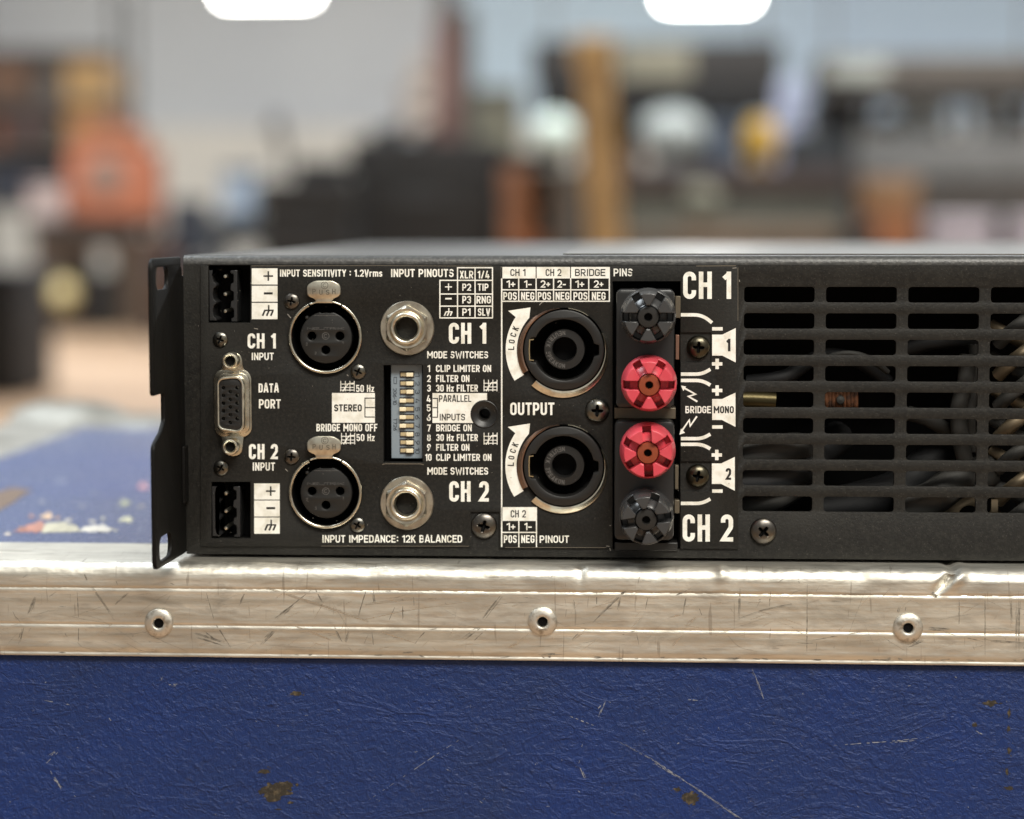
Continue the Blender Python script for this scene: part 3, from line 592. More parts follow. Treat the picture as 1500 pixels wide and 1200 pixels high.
# light on the overlay's edge painted as pale lines, then small paint chips
def chips(name, m, segs, y=-.03):
    p_ = Print(y)
    for pts, t in segs: p_.line(pts, t)
    o = p_.done(name, m, amp); o['kind'] = 'stuff'; return o
chips('lit_edge_lines', mat('lit edge tint', (.20, .175, .14), .45, .5), [([(368, 389.6), (560, 389.2), (720, 390)], .8), ([(470, 800), (687, 800.2)], .7), ([(560, 680.5), (565, 679.4), (616, 679.6), (621, 681)], 1.2), ([(740, 802), (888, 802.3)], .8), ([(1020, 389.8), (1078, 389.4)], 1.1), ([(1081, 392), (1081, 470)], .7)])
rn2 = random.Random(11); sg = []
for (a, b, ln, an) in [(421, 460, 8, .85), (418, 687, 5, .8), (508, 549, 3, .6), (372, 481, 6, .2), (888, 800, 5, .1), (1073, 393, 6, -.1), (1083, 410, 3, 1.4), (790, 447, 8, -.8), (893, 803, 4, 1.2), (367, 415, 2, 0), (893, 770, 2, 0), (1005, 640, 2, 0)]:
    sg.append(([(a, b), (a+ln*math.cos(an), b+ln*math.sin(an))], 1.1))
for k in range(150):
    a, b = rn2.uniform(290, 1078), rn2.uniform(392, 800); an = rn2.uniform(0, 6.3); ln = rn2.uniform(.4, 1.3); sg.append(([(a, b), (a+ln*math.cos(an), b+ln*math.sin(an))], rn2.uniform(.3, .7)))
chips('paint_chips', mat('pale dust and chips', (.26, .24, .21), .6), sg, -.02)
# ---- rack ear (side plate running back towards the viewer)
def ear_y(px):
    # depth y whose point on plane x = XL projects to photo x = px
    lo, hi = -90.0, 20.0
    for _ in range(50):
        m_ = (lo+hi)/2
        if P(px, 600, m_)[0] > XL: lo = m_
        else: hi = m_
    return (lo+hi)/2
yn = ear_y(225.5); ynot = ear_y(241.5); ys0, ys1 = ear_y(231), ear_y(249)
zt_e = P(222, 379, yn)[2]; zb_e = P(222, 836, yn)[2]
zs = [(P(230, 424, (ys0+ys1)/2)[2], P(230, 391, (ys0+ys1)/2)[2]), (P(230, 818.5, (ys0+ys1)/2)[2], P(230, 783, (ys0+ys1)/2)[2])]
zn0, zn1 = P(225, 645, yn)[2], P(225, 581, yn)[2]
out = rpath([(yn, zb_e, 2.8), (-2.0, ZBm+.6, 1), (2.0, ZBm+.6), (2.0, ZT-6), (-1.2, ZT-6), (-1.2, ZT-3.5, 1), (-2.8, ZT-3.2, 1), (-2.8, ZT-.4, .8), (yn, zt_e, 3.4), (yn, zn1, 1.6), (ynot, zn1, 1.2), (ynot, zn0+4.2, 1.5), (ynot-4, zn0+1.5, 2), (yn, zn0-1.5, 2.5)], True)
hl = [rrect(ys0, ys1, a, b, (b-a)/2*.92, 8) for a, b in zs]
plate('rack_ear', out, hl, 0, 1.25, M['ear'], amp, edge=.25, mapf=lambda a, b, c_: (XL-1.2+b, a, c_))
MB().box(XL+.05, XL+.9, -5, 1, P(270, 735)[2], P(270, 652)[2]).build('ear_tab', M['ear'], amp, bevel=.2)

# ---- printing
def PR(name, m, fn, y=-.05):
    p_ = Print(y); fn(p_); return p_.done(name, m, amp)
INK = M['ink']; BK = M['black_ink']
W_ = lambda tx, x0, x1, y0, y1, th=.165: PR('printed_text', INK, lambda p_: p_.t(tx, x0, x1, y0, y1, th))
B_ = lambda tx, x0, x1, y0, y1, th=.15: PR('printed_text', BK, lambda p_: p_.t(tx, x0, x1, y0, y1, th), -.10)
for a in [("INPUT SENSITIVITY : 1.2Vrms", 410, 560, 395, 405.4, .178), ("INPUT PINOUTS", 572.5, 664.6, 394.2, 406, .178), ("XLR", 673.4, 693.3, 396.8, 408), ("1/4", 699.6, 717, 396.8, 408), ("P2", 677.2, 690, 415.6, 426), ("TIP", 699.8, 715.5, 415.6, 426),
          ("P3", 677.2, 690, 433.6, 444.6), ("RNG", 698, 719.2, 433.6, 444.6), ("P1", 677.2, 689.3, 451.8, 462.6), ("SLV", 700, 717.8, 451.8, 462.6), ("CH 1", 657.5, 712.3, 473, 503.6, .178), ("MODE SWITCHES", 625.8, 715, 514.7, 525, .17),
          ("CLIP LIMITER ON", 638.7, 719.4, 534.8, 545, .17), ("FILTER ON", 638.7, 687.7, 549.5, 559.8, .17), ("30 Hz FILTER", 638.7, 700, 563.6, 573.8, .17), ("BRIDGE ON", 638.9, 691, 622, 632, .17), ("30 Hz FILTER", 638.9, 700, 636, 646.2, .17), ("FILTER ON", 638.9, 687.7, 650.4, 660.4, .17),
          ("CLIP LIMITER ON", 638.9, 719.8, 665, 675.2, .17), ("MODE SWITCHES", 626, 715, 684.8, 695.5, .17), ("CH 2", 658, 716, 705, 735, .178), ("INPUT IMPEDANCE: 12K BALANCED", 471.9, 677, 784, 795, .165),
          ("CH 1", 362.7, 404, 488.5, 510.5, .178), ("INPUT", 368.5, 401, 516.8, 527.6, .165), ("DATA", 378.8, 408.4, 562, 575), ("PORT", 379.3, 411.2, 585, 598.4), ("CH 2", 364.6, 407, 650.5, 672.8, .178), ("INPUT", 370, 402.8, 677.6, 689.6),
          ("50 Hz", 521.6, 548, 564, 574.4), ("50 Hz", 522.2, 548.7, 636, 646.2), ("BRIDGE MONO OFF", 463.5, 552.8, 621, 632), ("PINS", 898.8, 926.6, 393.6, 404.8, .17), ("OUTPUT", 747.4, 812, 589.8, 608.2, .165), ("PINOUT", 790.5, 833.6, 784.6, 795.4),
          ("CH 1", 1000.7, 1071, 398, 438, .165), ("CH 2", 1000, 1073.9, 753.8, 793.5, .165), ("BRIDGE", 1004, 1041.5, 595, 605.4),
          ("1+", 741.8, 754.9, 410.8, 421.5), ("1-", 767.6, 778.8, 410.8, 421.5), ("2+", 791.9, 805.9, 410.8, 421.5), ("2-", 816.5, 828.8, 410.8, 421.5), ("1+", 842.6, 855.9, 410.8, 421.5), ("2+", 869.9, 883.9, 410.8, 421.5),
          ("POS", 737.2, 757, 428, 439.4), ("NEG", 763.3, 782.7, 428, 439.4), ("POS", 787.8, 807.2, 428, 439.4), ("NEG", 813.9, 834, 428, 439.4), ("POS", 840, 860.5, 428, 439.4), ("NEG", 867, 887, 428, 439.4),
          ("1+", 742, 754.9, 766, 776.8), ("1-", 768, 778.8, 766, 776.8), ("POS", 738, 757, 784, 795.4), ("NEG", 763.5, 783, 784, 795.4)]: W_(*a)
for d, y0, x0, x1 in [('1', 534.8, 626, 630), ('2', 549.5, 625.6, 631), ('3', 563.6, 625.6, 631), ('4', 579, 625, 631), ('5', 592.6, 625.2, 631), ('6', 606.6, 625.2, 631), ('7', 622, 625.6, 631), ('8', 636, 625.6, 631), ('9', 650.4, 625.6, 631), ('10', 665, 623, 632.2)]: W_(d, x0, x1, y0, y0+10.2, .165)
# boxes and tables
def arc_bite(cx, cy, r_, a0, a1, n=14): return [(cx+r_*math.cos(R(a0+(a1-a0)*k/n)), cy+r_*math.sin(R(a0+(a1-a0)*k/n))) for k in range(n+1)]
PR('parallel_box', INK, lambda p_: p_.poly([(633.5, 576), (713.4, 576), (713.4, 586.4)]+arc_bite(709.8, 606.8, 20.8, -80, -218, 14)+[(693.5, 619.7), (633.5, 619.7)]))
B_("PARALLEL", 643, 690.4, 579, 588.8); B_("INPUTS", 643.7, 681.4, 606.2, 616)
PR('printed_bracket', BK, lambda p_: [p_.line([(633.8, y), (641.6, y)], 1.4) for y in (583.8, 597.3, 611.3)]+[p_.line([(641, 583.4), (641, 611.8)], 1.4)], -.10)
PR('stereo_box', INK, lambda p_: p_.rect(486.3, 575.8, 549.2, 619.4))
B_("STEREO", 489.4, 530, 592.4, 602.8, .19)
PR('printed_bracket', BK, lambda p_: [p_.line([(534.3, y), (549, y)], 1.4) for y in (583.3, 597.2, 611)]+[p_.line([(534.6, 582.8), (534.6, 611.6)], 1.4)], -.10)
def sym(p_, kind, cx, cy, s_):
    if kind == '+': p_.line([(cx-7*s_, cy), (cx+7*s_, cy)], 2.2*s_); p_.line([(cx, cy-7*s_), (cx, cy+7*s_)], 2.2*s_)
    if kind == '-': p_.line([(cx-6.5*s_, cy), (cx+6.5*s_, cy)], 3.1*s_)
    if kind == 'g':
        p_.line([(cx+.6*s_, cy-8*s_), (cx+.6*s_, cy-.5*s_)], 2.2*s_); p_.line([(cx-6*s_, cy-.5*s_), (cx+8*s_, cy-.5*s_)], 2.0*s_)
        for k in (-5, 1, 7): p_.line([(cx+k*s_, cy-.2*s_), (cx+(k-3.4)*s_, cy+7.6*s_)], 2.6*s_)
for (x0, x1, rows, cx) in [(368.8, 406.5, [(393.2, 416.9), (418.7, 442.1), (443.8, 467.7)], 393), (372.3, 409.8, [(708.3, 731.9), (733.3, 756.8), (758.2, 782)], 396.6)]:
    for (y0, y1), k in zip(rows, '+-g'):
        PR('terminal_label', INK, lambda p_: p_.rect(x0, y0, x1, y1)); PR('printed_symbol', BK, lambda p_: sym(p_, k, cx, (y0+y1)/2-.6, 1), -.10)
def pin_table(p_):
    for y in (392.3, 410.8): p_.line([(669.4, y), (722, y)], 1.7)
    for y in (410.8, 430.8, 448.6, 465.8): p_.line([(643.6, y), (722, y)], 1.7)
    p_.line([(644.4, 410.2), (644.4, 466.4)], 1.7)
    for x in (670.2, 695.9, 721.4): p_.line([(x, 391.6), (x, 466.4)], 1.7)
PR('pinout_table', INK, pin_table)
for k, cy in (('+', 420.4), ('-', 437.6), ('g', 457.2)): PR('printed_symbol', INK, lambda p_: sym(p_, k, 657, cy, .72))
def graph(p_, x0, y0, x1, y1, up=True):
    w_, h = x1-x0, y1-y0
    for k in (.04, .36, .68, .98): p_.line([(x0+w_*k, y0), (x0+w_*k, y1)], 1.1)
    for k in (.30, .62, .88): p_.line([(x0, y0+h*k), (x1, y0+h*k)], 1.1)
    p_.line([(x0+w_*.18, y1), (x0+w_*.36, y0+h*.62), (x0+w_*.58, y0+h*.26), (x1, y0+h*.20)], 1.5)
for a in [(708.3, 556.4, 728.4, 573.4), (708.3, 634, 728.6, 651.6), (498.3, 558.2, 519.3, 573.4), (499.5, 634.3, 520, 651)]: PR('filter_graph', INK, lambda p_: graph(p_, *a))
PR('divider_line', INK, lambda p_: p_.line([(734.9, 391), (734.9, 801.5)], 2))
def out_table(p_):
    for a, b in ((734, 784.6), (786.1, 835), (836.5, 893.4)): p_.rect(a, 391.2, b, 408)
    for y in (424.7, 441.4): p_.line([(734, y), (893.4, y)], 1.7)
    for x in (759.8, 785.3, 810.9, 836, 862.4, 892.6): p_.line([(x, 407.5), (x, 442)], 1.7)
PR('output_table', INK, out_table)
for a in [("CH 1", 747.6, 769.8, 394.2, 404.4), ("CH 2", 799.3, 822.3, 394.2, 404.4), ("BRIDGE", 842.3, 886.7, 394.2, 404.4), ("CH 2", 748, 770.3, 747.4, 758.2)]: B_(*a)
def out_table2(p_):
    p_.rect(734.7, 743, 786.6, 763.2); p_.line([(734.7, 780), (786.6, 780)], 1.7)
    for x in (760, 785.8): p_.line([(x, 763), (x, 801.6)], 1.7)
PR('output_table', INK, out_table2)
for (cx, cy) in SPK:
    def arrow(p_):
        o_ = [(cx+85.5*math.cos(R(a)), cy-85.5*math.sin(R(a))) for a in [212-66*k/24 for k in range(25)]]
        i_ = [(cx+69.2*math.cos(R(a)), cy-69.2*math.sin(R(a))) for a in [137.5+74.5*k/24 for k in range(25)]]
        p_.poly(o_+[(cx-82, cy-57), (cx-49.2, cy-62)]+i_)
    PR('lock_arrow', INK, arrow)
    p_ = Print(-.10)
    for c, an in zip('LOCK', (178.2, 171.0, 163.6, 156.2)):
        u = (math.cos(R(an-90)), -math.sin(R(an-90))); v = (math.cos(R(an)), -math.sin(R(an)))
        w_ = 5.2; r0 = 73; bx = cx+r0*math.cos(R(an))-u[0]*w_/2; by = cy-r0*math.sin(R(an))-u[1]*w_/2
        p_.text(c, (bx, by), u, v, w_, 9.0, .17)
    p_.done('printed_text', BK, amp)
# loudspeaker hook-up diagram
def sp_icon(p_, x0, x1, x2, ya, yb, yc, yd): p_.poly([(x0, ya), (x1, ya), (x2, yc), (x2, yd), (x1, yb), (x0, yb)])
PR('speaker_symbol', INK, lambda p_: sp_icon(p_, 1043.2, 1058, 1077.7, 490.3, 521, 480.7, 531)); B_("1", 1064.3, 1070, 496.5, 514.7, .2)
PR('speaker_symbol', INK, lambda p_: sp_icon(p_, 1043.2, 1057.6, 1077.3, 584.6, 615.3, 575.4, 625.4)); B_("MONO", 1045.5, 1075, 595, 605.4, .19)
PR('speaker_symbol', INK, lambda p_: sp_icon(p_, 1042.8, 1056.4, 1076.4, 679, 709, 669.5, 719)); B_("2", 1063, 1071, 685.8, 703, .19)
def curves(p_):
    for y, e, s_ in ((461.3, 473, 1), (548.2, 541, -1), (557.4, 564.3, 1), (642.7, 636, -1), (651, 657.6, 1), (737.5, 731, -1)):
        p_.line([(997.4, y), (1029, y, 34), (1043 if s_ > 0 and y < 470 else 1040.5, e)], 5)
    for y in (481.8, 625.6, 719.5): p_.line([(1043.2, y), (1058.6, y)], 5)
    for x, y in ((1050.5, 533.2), (1050.5, 572.1), (1050, 666.6)): p_.line([(x-7.6, y), (x+7.6, y)], 5); p_.line([(x, y-7.6), (x, y+7.6)], 5)
    p_.line([(1003, 569), (1018.8, 577.6), (1008.5, 580.8), (1021.5, 588.5)], 2.7); p_.poly([(997.6, 565), (1005, 566.2), (1001, 573)])
    p_.line([(1020.8, 610), (1011, 624.2), (1009.7, 615.4), (999, 631)], 2.7); p_.poly([(995.3, 637), (997.5, 628), (1003.5, 634)])
PR('hookup_diagram', INK, curves)

# ---- screws with a real cross recess, its shade painted black
def screw_mesh(r_, hgt, m, cross=.52, wdt=.115):
    na, nr = 56, 20; mb = MB(); v = [(0, 0, 0)]
    def H(x, z):
        q = math.hypot(x, z)/r_; h = hgt*math.sqrt(max(0, 1-(q*.97)**2)) if q < 1 else 0
        h = min(h, hgt*.93)
        e = 0.0
        for a, b in ((x, z), (z, x)):
            s1 = max(0, min(1, (wdt*(1.25-abs(a)/(r_*cross)*.45)*r_-abs(b))/(.05*r_))); s2 = max(0, min(1, (cross*r_-abs(a))/(.06*r_))); e = max(e, s1*s2)
        q2 = math.hypot(x, z); dep = hgt*(.95-.35*min(1, q2/(cross*r_)))
        return h-e*dep
    v = [(0, -H(0, 0), 0)]; f = []
    for i in range(1, nr+1):
        rr = r_*i/nr
        for k in range(na): a = 2*math.pi*k/na; v.append((rr*math.cos(a), -H(rr*math.cos(a), rr*math.sin(a)), rr*math.sin(a)))
    for k in range(na): v.append((r_*math.cos(2*math.pi*k/na), .3, r_*math.sin(2*math.pi*k/na)))
    for k in range(na): f.append((0, 1+k, 1+(k+1) % na))
    for i in range(nr):
        b = 1+i*na
        for k in range(na): f.append((b+k, b+na+k, b+na+(k+1) % na, b+(k+1) % na))
    me = mb.add(v, f).mesh('screw', m, 38); me.materials.append(M['black'])
    for p in me.polygons:
        x, z = p.center.x*1000, p.center.z*1000
        if any(abs(a_) < cross*r_*.94 and abs(b_) < wdt*(1.25-abs(a_)/(r_*cross)*.45)*r_-.012*r_ for a_, b_ in ((x, z), (z, x))): p.material_index = 1
    return me
SM = {'small': screw_mesh(11.6*SC, 1.1, M['screw']), 'steel': screw_mesh(11.8*SC, 1.1, M['greyscrew']), 'big': screw_mesh(18.0*SC, 2.3, M['screw'], .46), 'olive': screw_mesh(17.2*SC, 2.2, M['olivescrew'], .46), 'grey': screw_mesh(19.6*SC, 1.9, M['greyscrew'], .46)}
for (a, b, k, rot, y) in [(323, 497.5, 'small', 20, .0), (324, 685.5, 'small', 30, .0), (427.5, 441.5, 'steel', 12, 0), (525, 544.5, 'small', 25, 0), (427.5, 669, 'steel', 5, 0), (524, 769, 'small', 30, 0), (709, 770, 'grey', 15, .6), (875, 601, 'big', 3, 0), (1023, 508.5, 'olive', 5, .6), (1022, 697, 'olive', 12, .6), (1118, 778, 'grey', 40, .6)]:
    s_ = link('screw', SM[k], amp, loc=P(a, b, y)); s_.rotation_euler = (0, R(rot), 0)
# threaded hole with countersink
c = P(709.8, 606.8); mb = MB(); mb.lathe([(20.2*SC, -.16), (19.4*SC, -.26), (18.6*SC, -.10), (15*SC, .25), (10.5*SC, .7), (9.6*SC, .8), (8.2*SC, .5), (7.8*SC, .9), (7.6*SC, 9), (.01, 9)], c[0], c[2], 48)
mb.build('threaded_hole', M['plastic'], amp)

# ---- terminal blocks
for (x0, y0, x1, y1), pins in zip(TB, ([(330, 405), (330, 431), (330, 456)], [(331, 723), (331, 749), (331, 774)])):
    a = P(x0, y1); b = P(x1, y0); xa, xb, za, zb_ = a[0], b[0], a[2], b[2]
    mb = MB(); mb.box(xa-.9, xa-.05, 2.3, 10.5, za-.9, zb_+.9); mb.box(xb+.05, xb+.9, 2.3, 10.5, za-.9, zb_+.9); mb.box(xa-.9, xb+.9, 2.3, 10.5, zb_+.05, zb_+1); mb.box(xa-.9, xb+.9, 2.3, 10.5, za-1, za-.05); mb.box(xa-.9, xb+.9, 10.5, 11.5, za-1, zb_+1)
    tb = mb.build('terminal_block', M['black'], amp, smooth=0)
    zs_ = [P(*p)[2] for p in pins]
    rib = [(xa+.3, za+.5)]+[(xa+.3, zb_-1.4), (xa+2.1, zb_-1.4)]
    pl = [(xa+.25, za+.6), (xa+.25, zb_-1.5), (xa+2.4, zb_-1.5)]
    for z in zs_:
        pl += [(xa+1.3+.9*math.cos(R(t)), z+2.0*math.sin(R(t))) for t in ()]
        pl += [(xa+2.3, z+2.3), (xa+1.5, z+1.6), (xa+1.2, z), (xa+1.5, z-1.6), (xa+2.3, z-2.3)]
    pl += [(xa+2.4, za+.6)]
    MB().prism(pl, .7, 9).build('keyed_wall', M['gplastic'], tb, bevel=.15)
    xw = xa+6.6; pl = [(xw+1.8, za+.3), (xw, za+.3)]
    for z in reversed(zs_): pl += [(xw, z-2.2), (xw+.8, z-1.8), (xw+.8, z+.6), (xw-.2, z+1.2)]
    pl += [(xw, zb_-1.5), (xw+1.9, zb_-1.5)]
    MB().prism(pl, 1.0, 9).build('keyed_wall', M['gplastic'], tb, bevel=.15)
    for p in pins:
        q = P(p[0], p[1], .9); mb = MB(); mb.lathe([(.01, 0), (.45, .05), (.62, .5), (.62, 9.5)], q[0], q[2], 14, yo=.9); mb.build('pin', M['brightnickel'], tb)

# ---- XLR sockets
EMB = Print
for (cx, cy) in XLR:
    c = P(cx, cy); X, Z = c[0], c[2]
    def tor(mb, r0, y0, rt, a0, a1, seg=72):
        mb.lathe([(r0+rt*math.cos(R(t)), y0-rt*math.sin(R(t))*.9) for t in range(0, 361, 30)], X, Z, seg, a0, a1)
    mb = MB(); tor(mb, 52.0*SC, -.9, 2.4*SC, 117.5, 421, 96); mb.lathe([(51.5*SC, -.9), (50.8*SC, 1), (50.6*SC, 2.2)], X, Z, 64)
    xl = mb.build('xlr_socket', M['nickel'], amp, smooth=60)
    mb = MB(); tor(mb, 52.4*SC, -.8, 1.4*SC, 63.5, 80, 10); tor(mb, 52.4*SC, -.8, 1.4*SC, 101, 115, 10); mb.build('latch_frame', M['brightnickel'], xl, smooth=60)
    MB().lathe([(50.6*SC, -.5), (50.2*SC, 12), (.01, 12)], X, Z, 64).build('bore', M['black'], xl)
    ci = P(cx+.4, cy+1.2, .8); ro = 38.6*SC
    o_ = [(ci[0]+ro*math.cos(R(a)), ci[2]+ro*math.sin(R(a))) for a in range(102, 438, 4)]+[(ci[0]+ro*math.cos(R(79)), ci[2]+ro*.945), (ci[0]+ro*math.cos(R(101)), ci[2]+ro*.945)]
    hs = []
    for dx, dy in ((-20.3, -1), (20.7, -1), (0, 19.5)): h_ = P(cx+dx, cy+dy, .8); hs.append(circle(h_[0], h_[2], 6.2*SC, 24))
    ins = plate('insert', o_, hs, .8, 9, M['insert'], xl, edge=.45)
    for hc in hs: mx_ = sum(p[0] for p in hc)/24; mz_ = sum(p[1] for p in hc)/24; MB().lathe([(6.1*SC, 1.2), (6.0*SC, 8.6), (.01, 8.6)], mx_, mz_, 20).build('contact_hole', M['black'], ins)
    nb = P(cx-27.5, cy-28, .8); MB().lathe([(.01, -.2), (.45, -.1), (.55, .3), (.55, 4)], nb[0], nb[2], 12, yo=.8).build('key', M['insert'], ins)
    p_ = Print(.77); p_.t('NEUTRIK', cx-27, cx+27, cy-13.6, cy-10.2, .12); p_.line([(cx+5*math.cos(R(t)), cy-1+5*math.sin(R(t))) for t in range(0, 360, 20)], .7, True); p_.line([(cx+2.4*math.cos(R(t)), cy-1+2.4*math.sin(R(t))) for t in range(40, 330, 20)], .7)
    p_.t('2', cx-29, cx-26.4, cy+9, cy+13, .14); p_.t('3', cx-16, cx-13.4, cy+22, cy+26, .14); p_.t('1', cx+24.5, cx+26, cy+7, cy+11, .14); p_.line([(cx-17, cy-31), (cx+17, cy-31)], .6)
    p_.done('moulded_mark', mat('relief highlight tint', (.12, .115, .11), .4), ins)  # marks tinted lighter to stand for light catching the moulding
    # push tab
    tcx, tcy = cx-1.6, cy-69.2
    tab = rpath([(tcx-25, tcy-6, 9), (tcx-14, tcy-13.2, 20), (tcx+14, tcy-13.2, 20), (tcx+25, tcy-6, 9), (tcx+24.6, tcy+9, 8), (tcx+14.5, tcy+13.4, 3), (tcx+12.4, tcy+15.5, 1), (tcx+12.4, tcy+20), (tcx-12.4, tcy+20), (tcx-12.4, tcy+15.5, 1), (tcx-14.5, tcy+13.4, 3), (tcx-24.6, tcy+9, 8)], True)
    tb_ = plate('push_tab', pxs(tab), [], -1.9, -.7, M['brightnickel'], xl, edge=.35)
    p_ = Print(-1.93)
    for ch, dx, dy in zip('PUSH', (-15.5, -5.5, 4.5, 13.5), (4.6, 6, 6, 5)): p_.t(ch, tcx+dx-2.4, tcx+dx+2.6, tcy+dy-5.5, tcy+dy+2, .17)
    p_.line([(tcx+5*math.cos(R(t)), tcy-6+5*math.sin(R(t))) for t in range(0, 360, 20)], .9, True); p_.line([(tcx+2.4*math.cos(R(t)), tcy-6+2.4*math.sin(R(t))) for t in range(40, 330, 20)], .9)
    p_.done('embossed_mark', mat('emboss shade tint', (.34, .31, .25), .35, 1), tb_)  # darker tint paints the shade of the embossing

# ---- quarter inch jacks
for (cx, cy) in ((596.6, 480.6), (596.2, 736.9)):
    c = P(cx, cy); X, Z = c[0], c[2]
    jk = MB().lathe([(39.8*SC, 0), (39.8*SC, -.45), (38.6*SC, -.75), (33*SC, -.8), (20*SC, -.8)], X, Z, 64).build('jack_socket', M['washer'], amp)
    mb = MB(); hr = 34.5*SC; hx = []
    prof = [(.93, -.78), (1.0, -1.15), (1.0, -2.2), (.93, -2.75)]
    for s_, y in prof:
        for k in range(6): a = R(60*k+90); hx.append((X+hr*s_*math.cos(a), y, Z+hr*s_*math.sin(a)))
    for k in range(6):
        for i in range(3): mb.f.append((i*6+k, i*6+6+k, i*6+6+(k+1) % 6, i*6+(k+1) % 6))
    mb.v = hx; n0 = len(mb.v)
    for k in range(24): a = R(15*k+90); mb.v.append((X+27*SC*math.cos(a), -2.95, Z+27*SC*math.sin(a)))
    for k in range(6): mb.f.append((18+k, *[n0+(4*k+j) % 24 for j in range(0, 5)], 18+(k+1) % 6))
    for k in range(24): a = R(15*k+90); mb.v.append((X+23.8*SC*math.cos(a), -2.6, Z+23.8*SC*math.sin(a)))
    for k in range(24): mb.f.append((n0+k, n0+24+k, n0+24+(k+1) % 24, n0+(k+1) % 24))
    mb.build('hex_nut', M['washer'], jk, bevel=.4)
    MB().lathe([(23.6*SC, -2.3), (23.6*SC, -3.3), (22.4*SC, -3.75), (20.5*SC, -3.9), (18.5*SC, -3.75), (16.6*SC, -3.0), (15.8*SC, -1.6), (15.4*SC, 1.2)], X, Z, 56).build('barrel', M['brightnickel'], jk, smooth=60)
    MB().lathe([(15.6*SC, -1.0), (15.4*SC, 18), (.01, 18)], X, Z, 40).build('bore', M['black'], jk)

# ---- data port
a0, a1 = P(314.3, 640), P(368.8, 541)
fl = rrect(a0[0], a1[0], a0[2], a1[2], 3.0, 6)
vg = plate('data_port', fl, [], -.8, 0, M['nickel'], amp, edge=.35)
t1, t2 = P(340, 529), P(340.5, 655)
plate('flange_tab', rpath([(t1[0]-3.2, t1[2]-4, 0), (t1[0]+3.6, t1[2]-4, 0), (t1[0]+2.8, t1[2]+2.6, 2.4), (t1[0]-2.4, t1[2]+2.6, 2.4)], True), [], -.74, -.02, M['nickel'], vg, edge=.25)
plate('flange_tab', rpath([(t2[0]-2.4, t2[2]-2.6, 2.4), (t2[0]+2.8, t2[2]-2.6, 2.4), (t2[0]+3.6, t2[2]+4, 0), (t2[0]-3.2, t2[2]+4, 0)], True), [], -.74, -.02, M['nickel'], vg, edge=.25)
yv = -5.8
b0, b1 = P(317.8, 634, yv), P(356.8, 551.5, yv)
o_ = rpath([(b0[0], b0[2]+.7, 2.2), (b1[0], b0[2]-.3, 2.2), (b1[0], b1[2]+.4, 2.6), (b0[0], b1[2]-.4, 2.2)], True)
i_ = rpath([(b0[0]+.75, b0[2]+1.45, 1.5), (b1[0]-.75, b0[2]+.5, 1.7), (b1[0]-.75, b1[2]-.4, 2.0), (b0[0]+.75, b1[2]-1.1, 1.5)], True)
plate('shell', o_, [i_], yv, -.7, M['brightnickel'], vg, edge=.3)
plate('shell_step', rrect(b0[0]-.7, b1[0]+1.0, b0[2]-.8, b1[2]+.8, 2.6, 6), [], -1.7, -.75, M['nickel'], vg, edge=.5)
hs = []
for j, (xx, off) in enumerate(((327.2, 0), (337.3, 5.6), (347.2, 0))):
    for k in range(5): h_ = P(xx, 568.3+11.3*k+off, yv+.5); hs.append(circle(h_[0], h_[2], 2.6*SC, 14))
iv = plate('insert', [(x*.995+(b0[0]+b1[0])/2*.005, z) for x, z in i_], hs, yv+.5, -.9, M['plastic'], vg, edge=.1)
MB().box(b0[0]+1, b1[0]-1, -1.5, -1.0, b0[2]+3, b1[2]-3).build('contact_hole', M['black'], iv)
for (px_, py_) in ((336.6, 529), (336.8, 655)):
    c = P(px_, py_, -5); mb = MB(); mb.lathe([(12.2*SC, -.7), (12.2*SC, -4.7), (11.4*SC, -5.1), (9.6*SC, -5.2), (8*SC, -4.9), (6.6*SC, -4.2), (6.3*SC, -1)], c[0], c[2], 36)
    po = mb.build('jack_post', M['brightnickel'], vg); MB().lathe([(6.4*SC, -3.6), (.01, -3.6)], c[0], c[2], 20).build('post_hole', M['black'], po)

# ---- mode switch bank
a, b = P(DIPW[0], DIPW[3]), P(DIPW[2], DIPW[1])
mb = MB(); mb.box(a[0]-.8, a[0]-.05, 2.3, 9, a[2]-.8, b[2]+.8); mb.box(b[0]+.05, b[0]+.8, 2.3, 9, a[2]-.8, b[2]+.8); mb.box(a[0]-.8, b[0]+.8, 2.3, 9, b[2]+.05, b[2]+.8); mb.box(a[0]-.8, b[0]+.8, 2.3, 9, a[2]-.8, a[2]-.05); mb.box(a[0]-.8, b[0]+.8, 9, 9.6, a[2]-.8, b[2]+.8)
db = mb.build('switch_bank', M['black'], amp, smooth=0)
yd = 2.6; c0, c1 = P(573.3, 671.5, yd), P(618.2, 536, yd)
hb = MB().box(c0[0], c1[0], yd, 8.8, c0[2], c1[2]+1.2).build('housing', M['dip'], db, bevel=.12)
rows = [549, 562, 574.2, 587.2, 599.6, 611.4, 624, 636.4, 648.4, 660.4]; left = {3, 4, 5, 6}
for k, y in enumerate(rows):
    q0, q1 = P(586.2, y+4.6, yd), P(606.2, y-4.6, yd)
    MB().box(q0[0]-.15, q1[0]+.15, yd-.03, yd+.3, q0[2]-.10, q1[2]+.12).build('slot', M['dipdark'], db, smooth=0)
    lv = MB().box(q0[0]+.1, q1[0]-.1, yd-.10, yd+.2, q0[2]+.45, q1[2]-.35).build('lever', M['lever'], db, bevel=.08)
    xm = (q0[0]+q1[0])/2
    xa, xb = (q0[0]-.1, xm-.25) if k in left else (xm-.15, q1[0]-.1)
    MB().box(xa, xb, yd-1.1, yd, q0[2]+.42, q1[2]-.30).build('knob', M['slider'], lv, bevel=.14)
p_ = Print(yd-.05)
for k, y in enumerate(rows): p_.text(str(k+1), (608.2, y-(4.6 if k == 9 else 3)), (0, 1), (1, 0), 9 if k == 9 else 6, 6.4, .15)
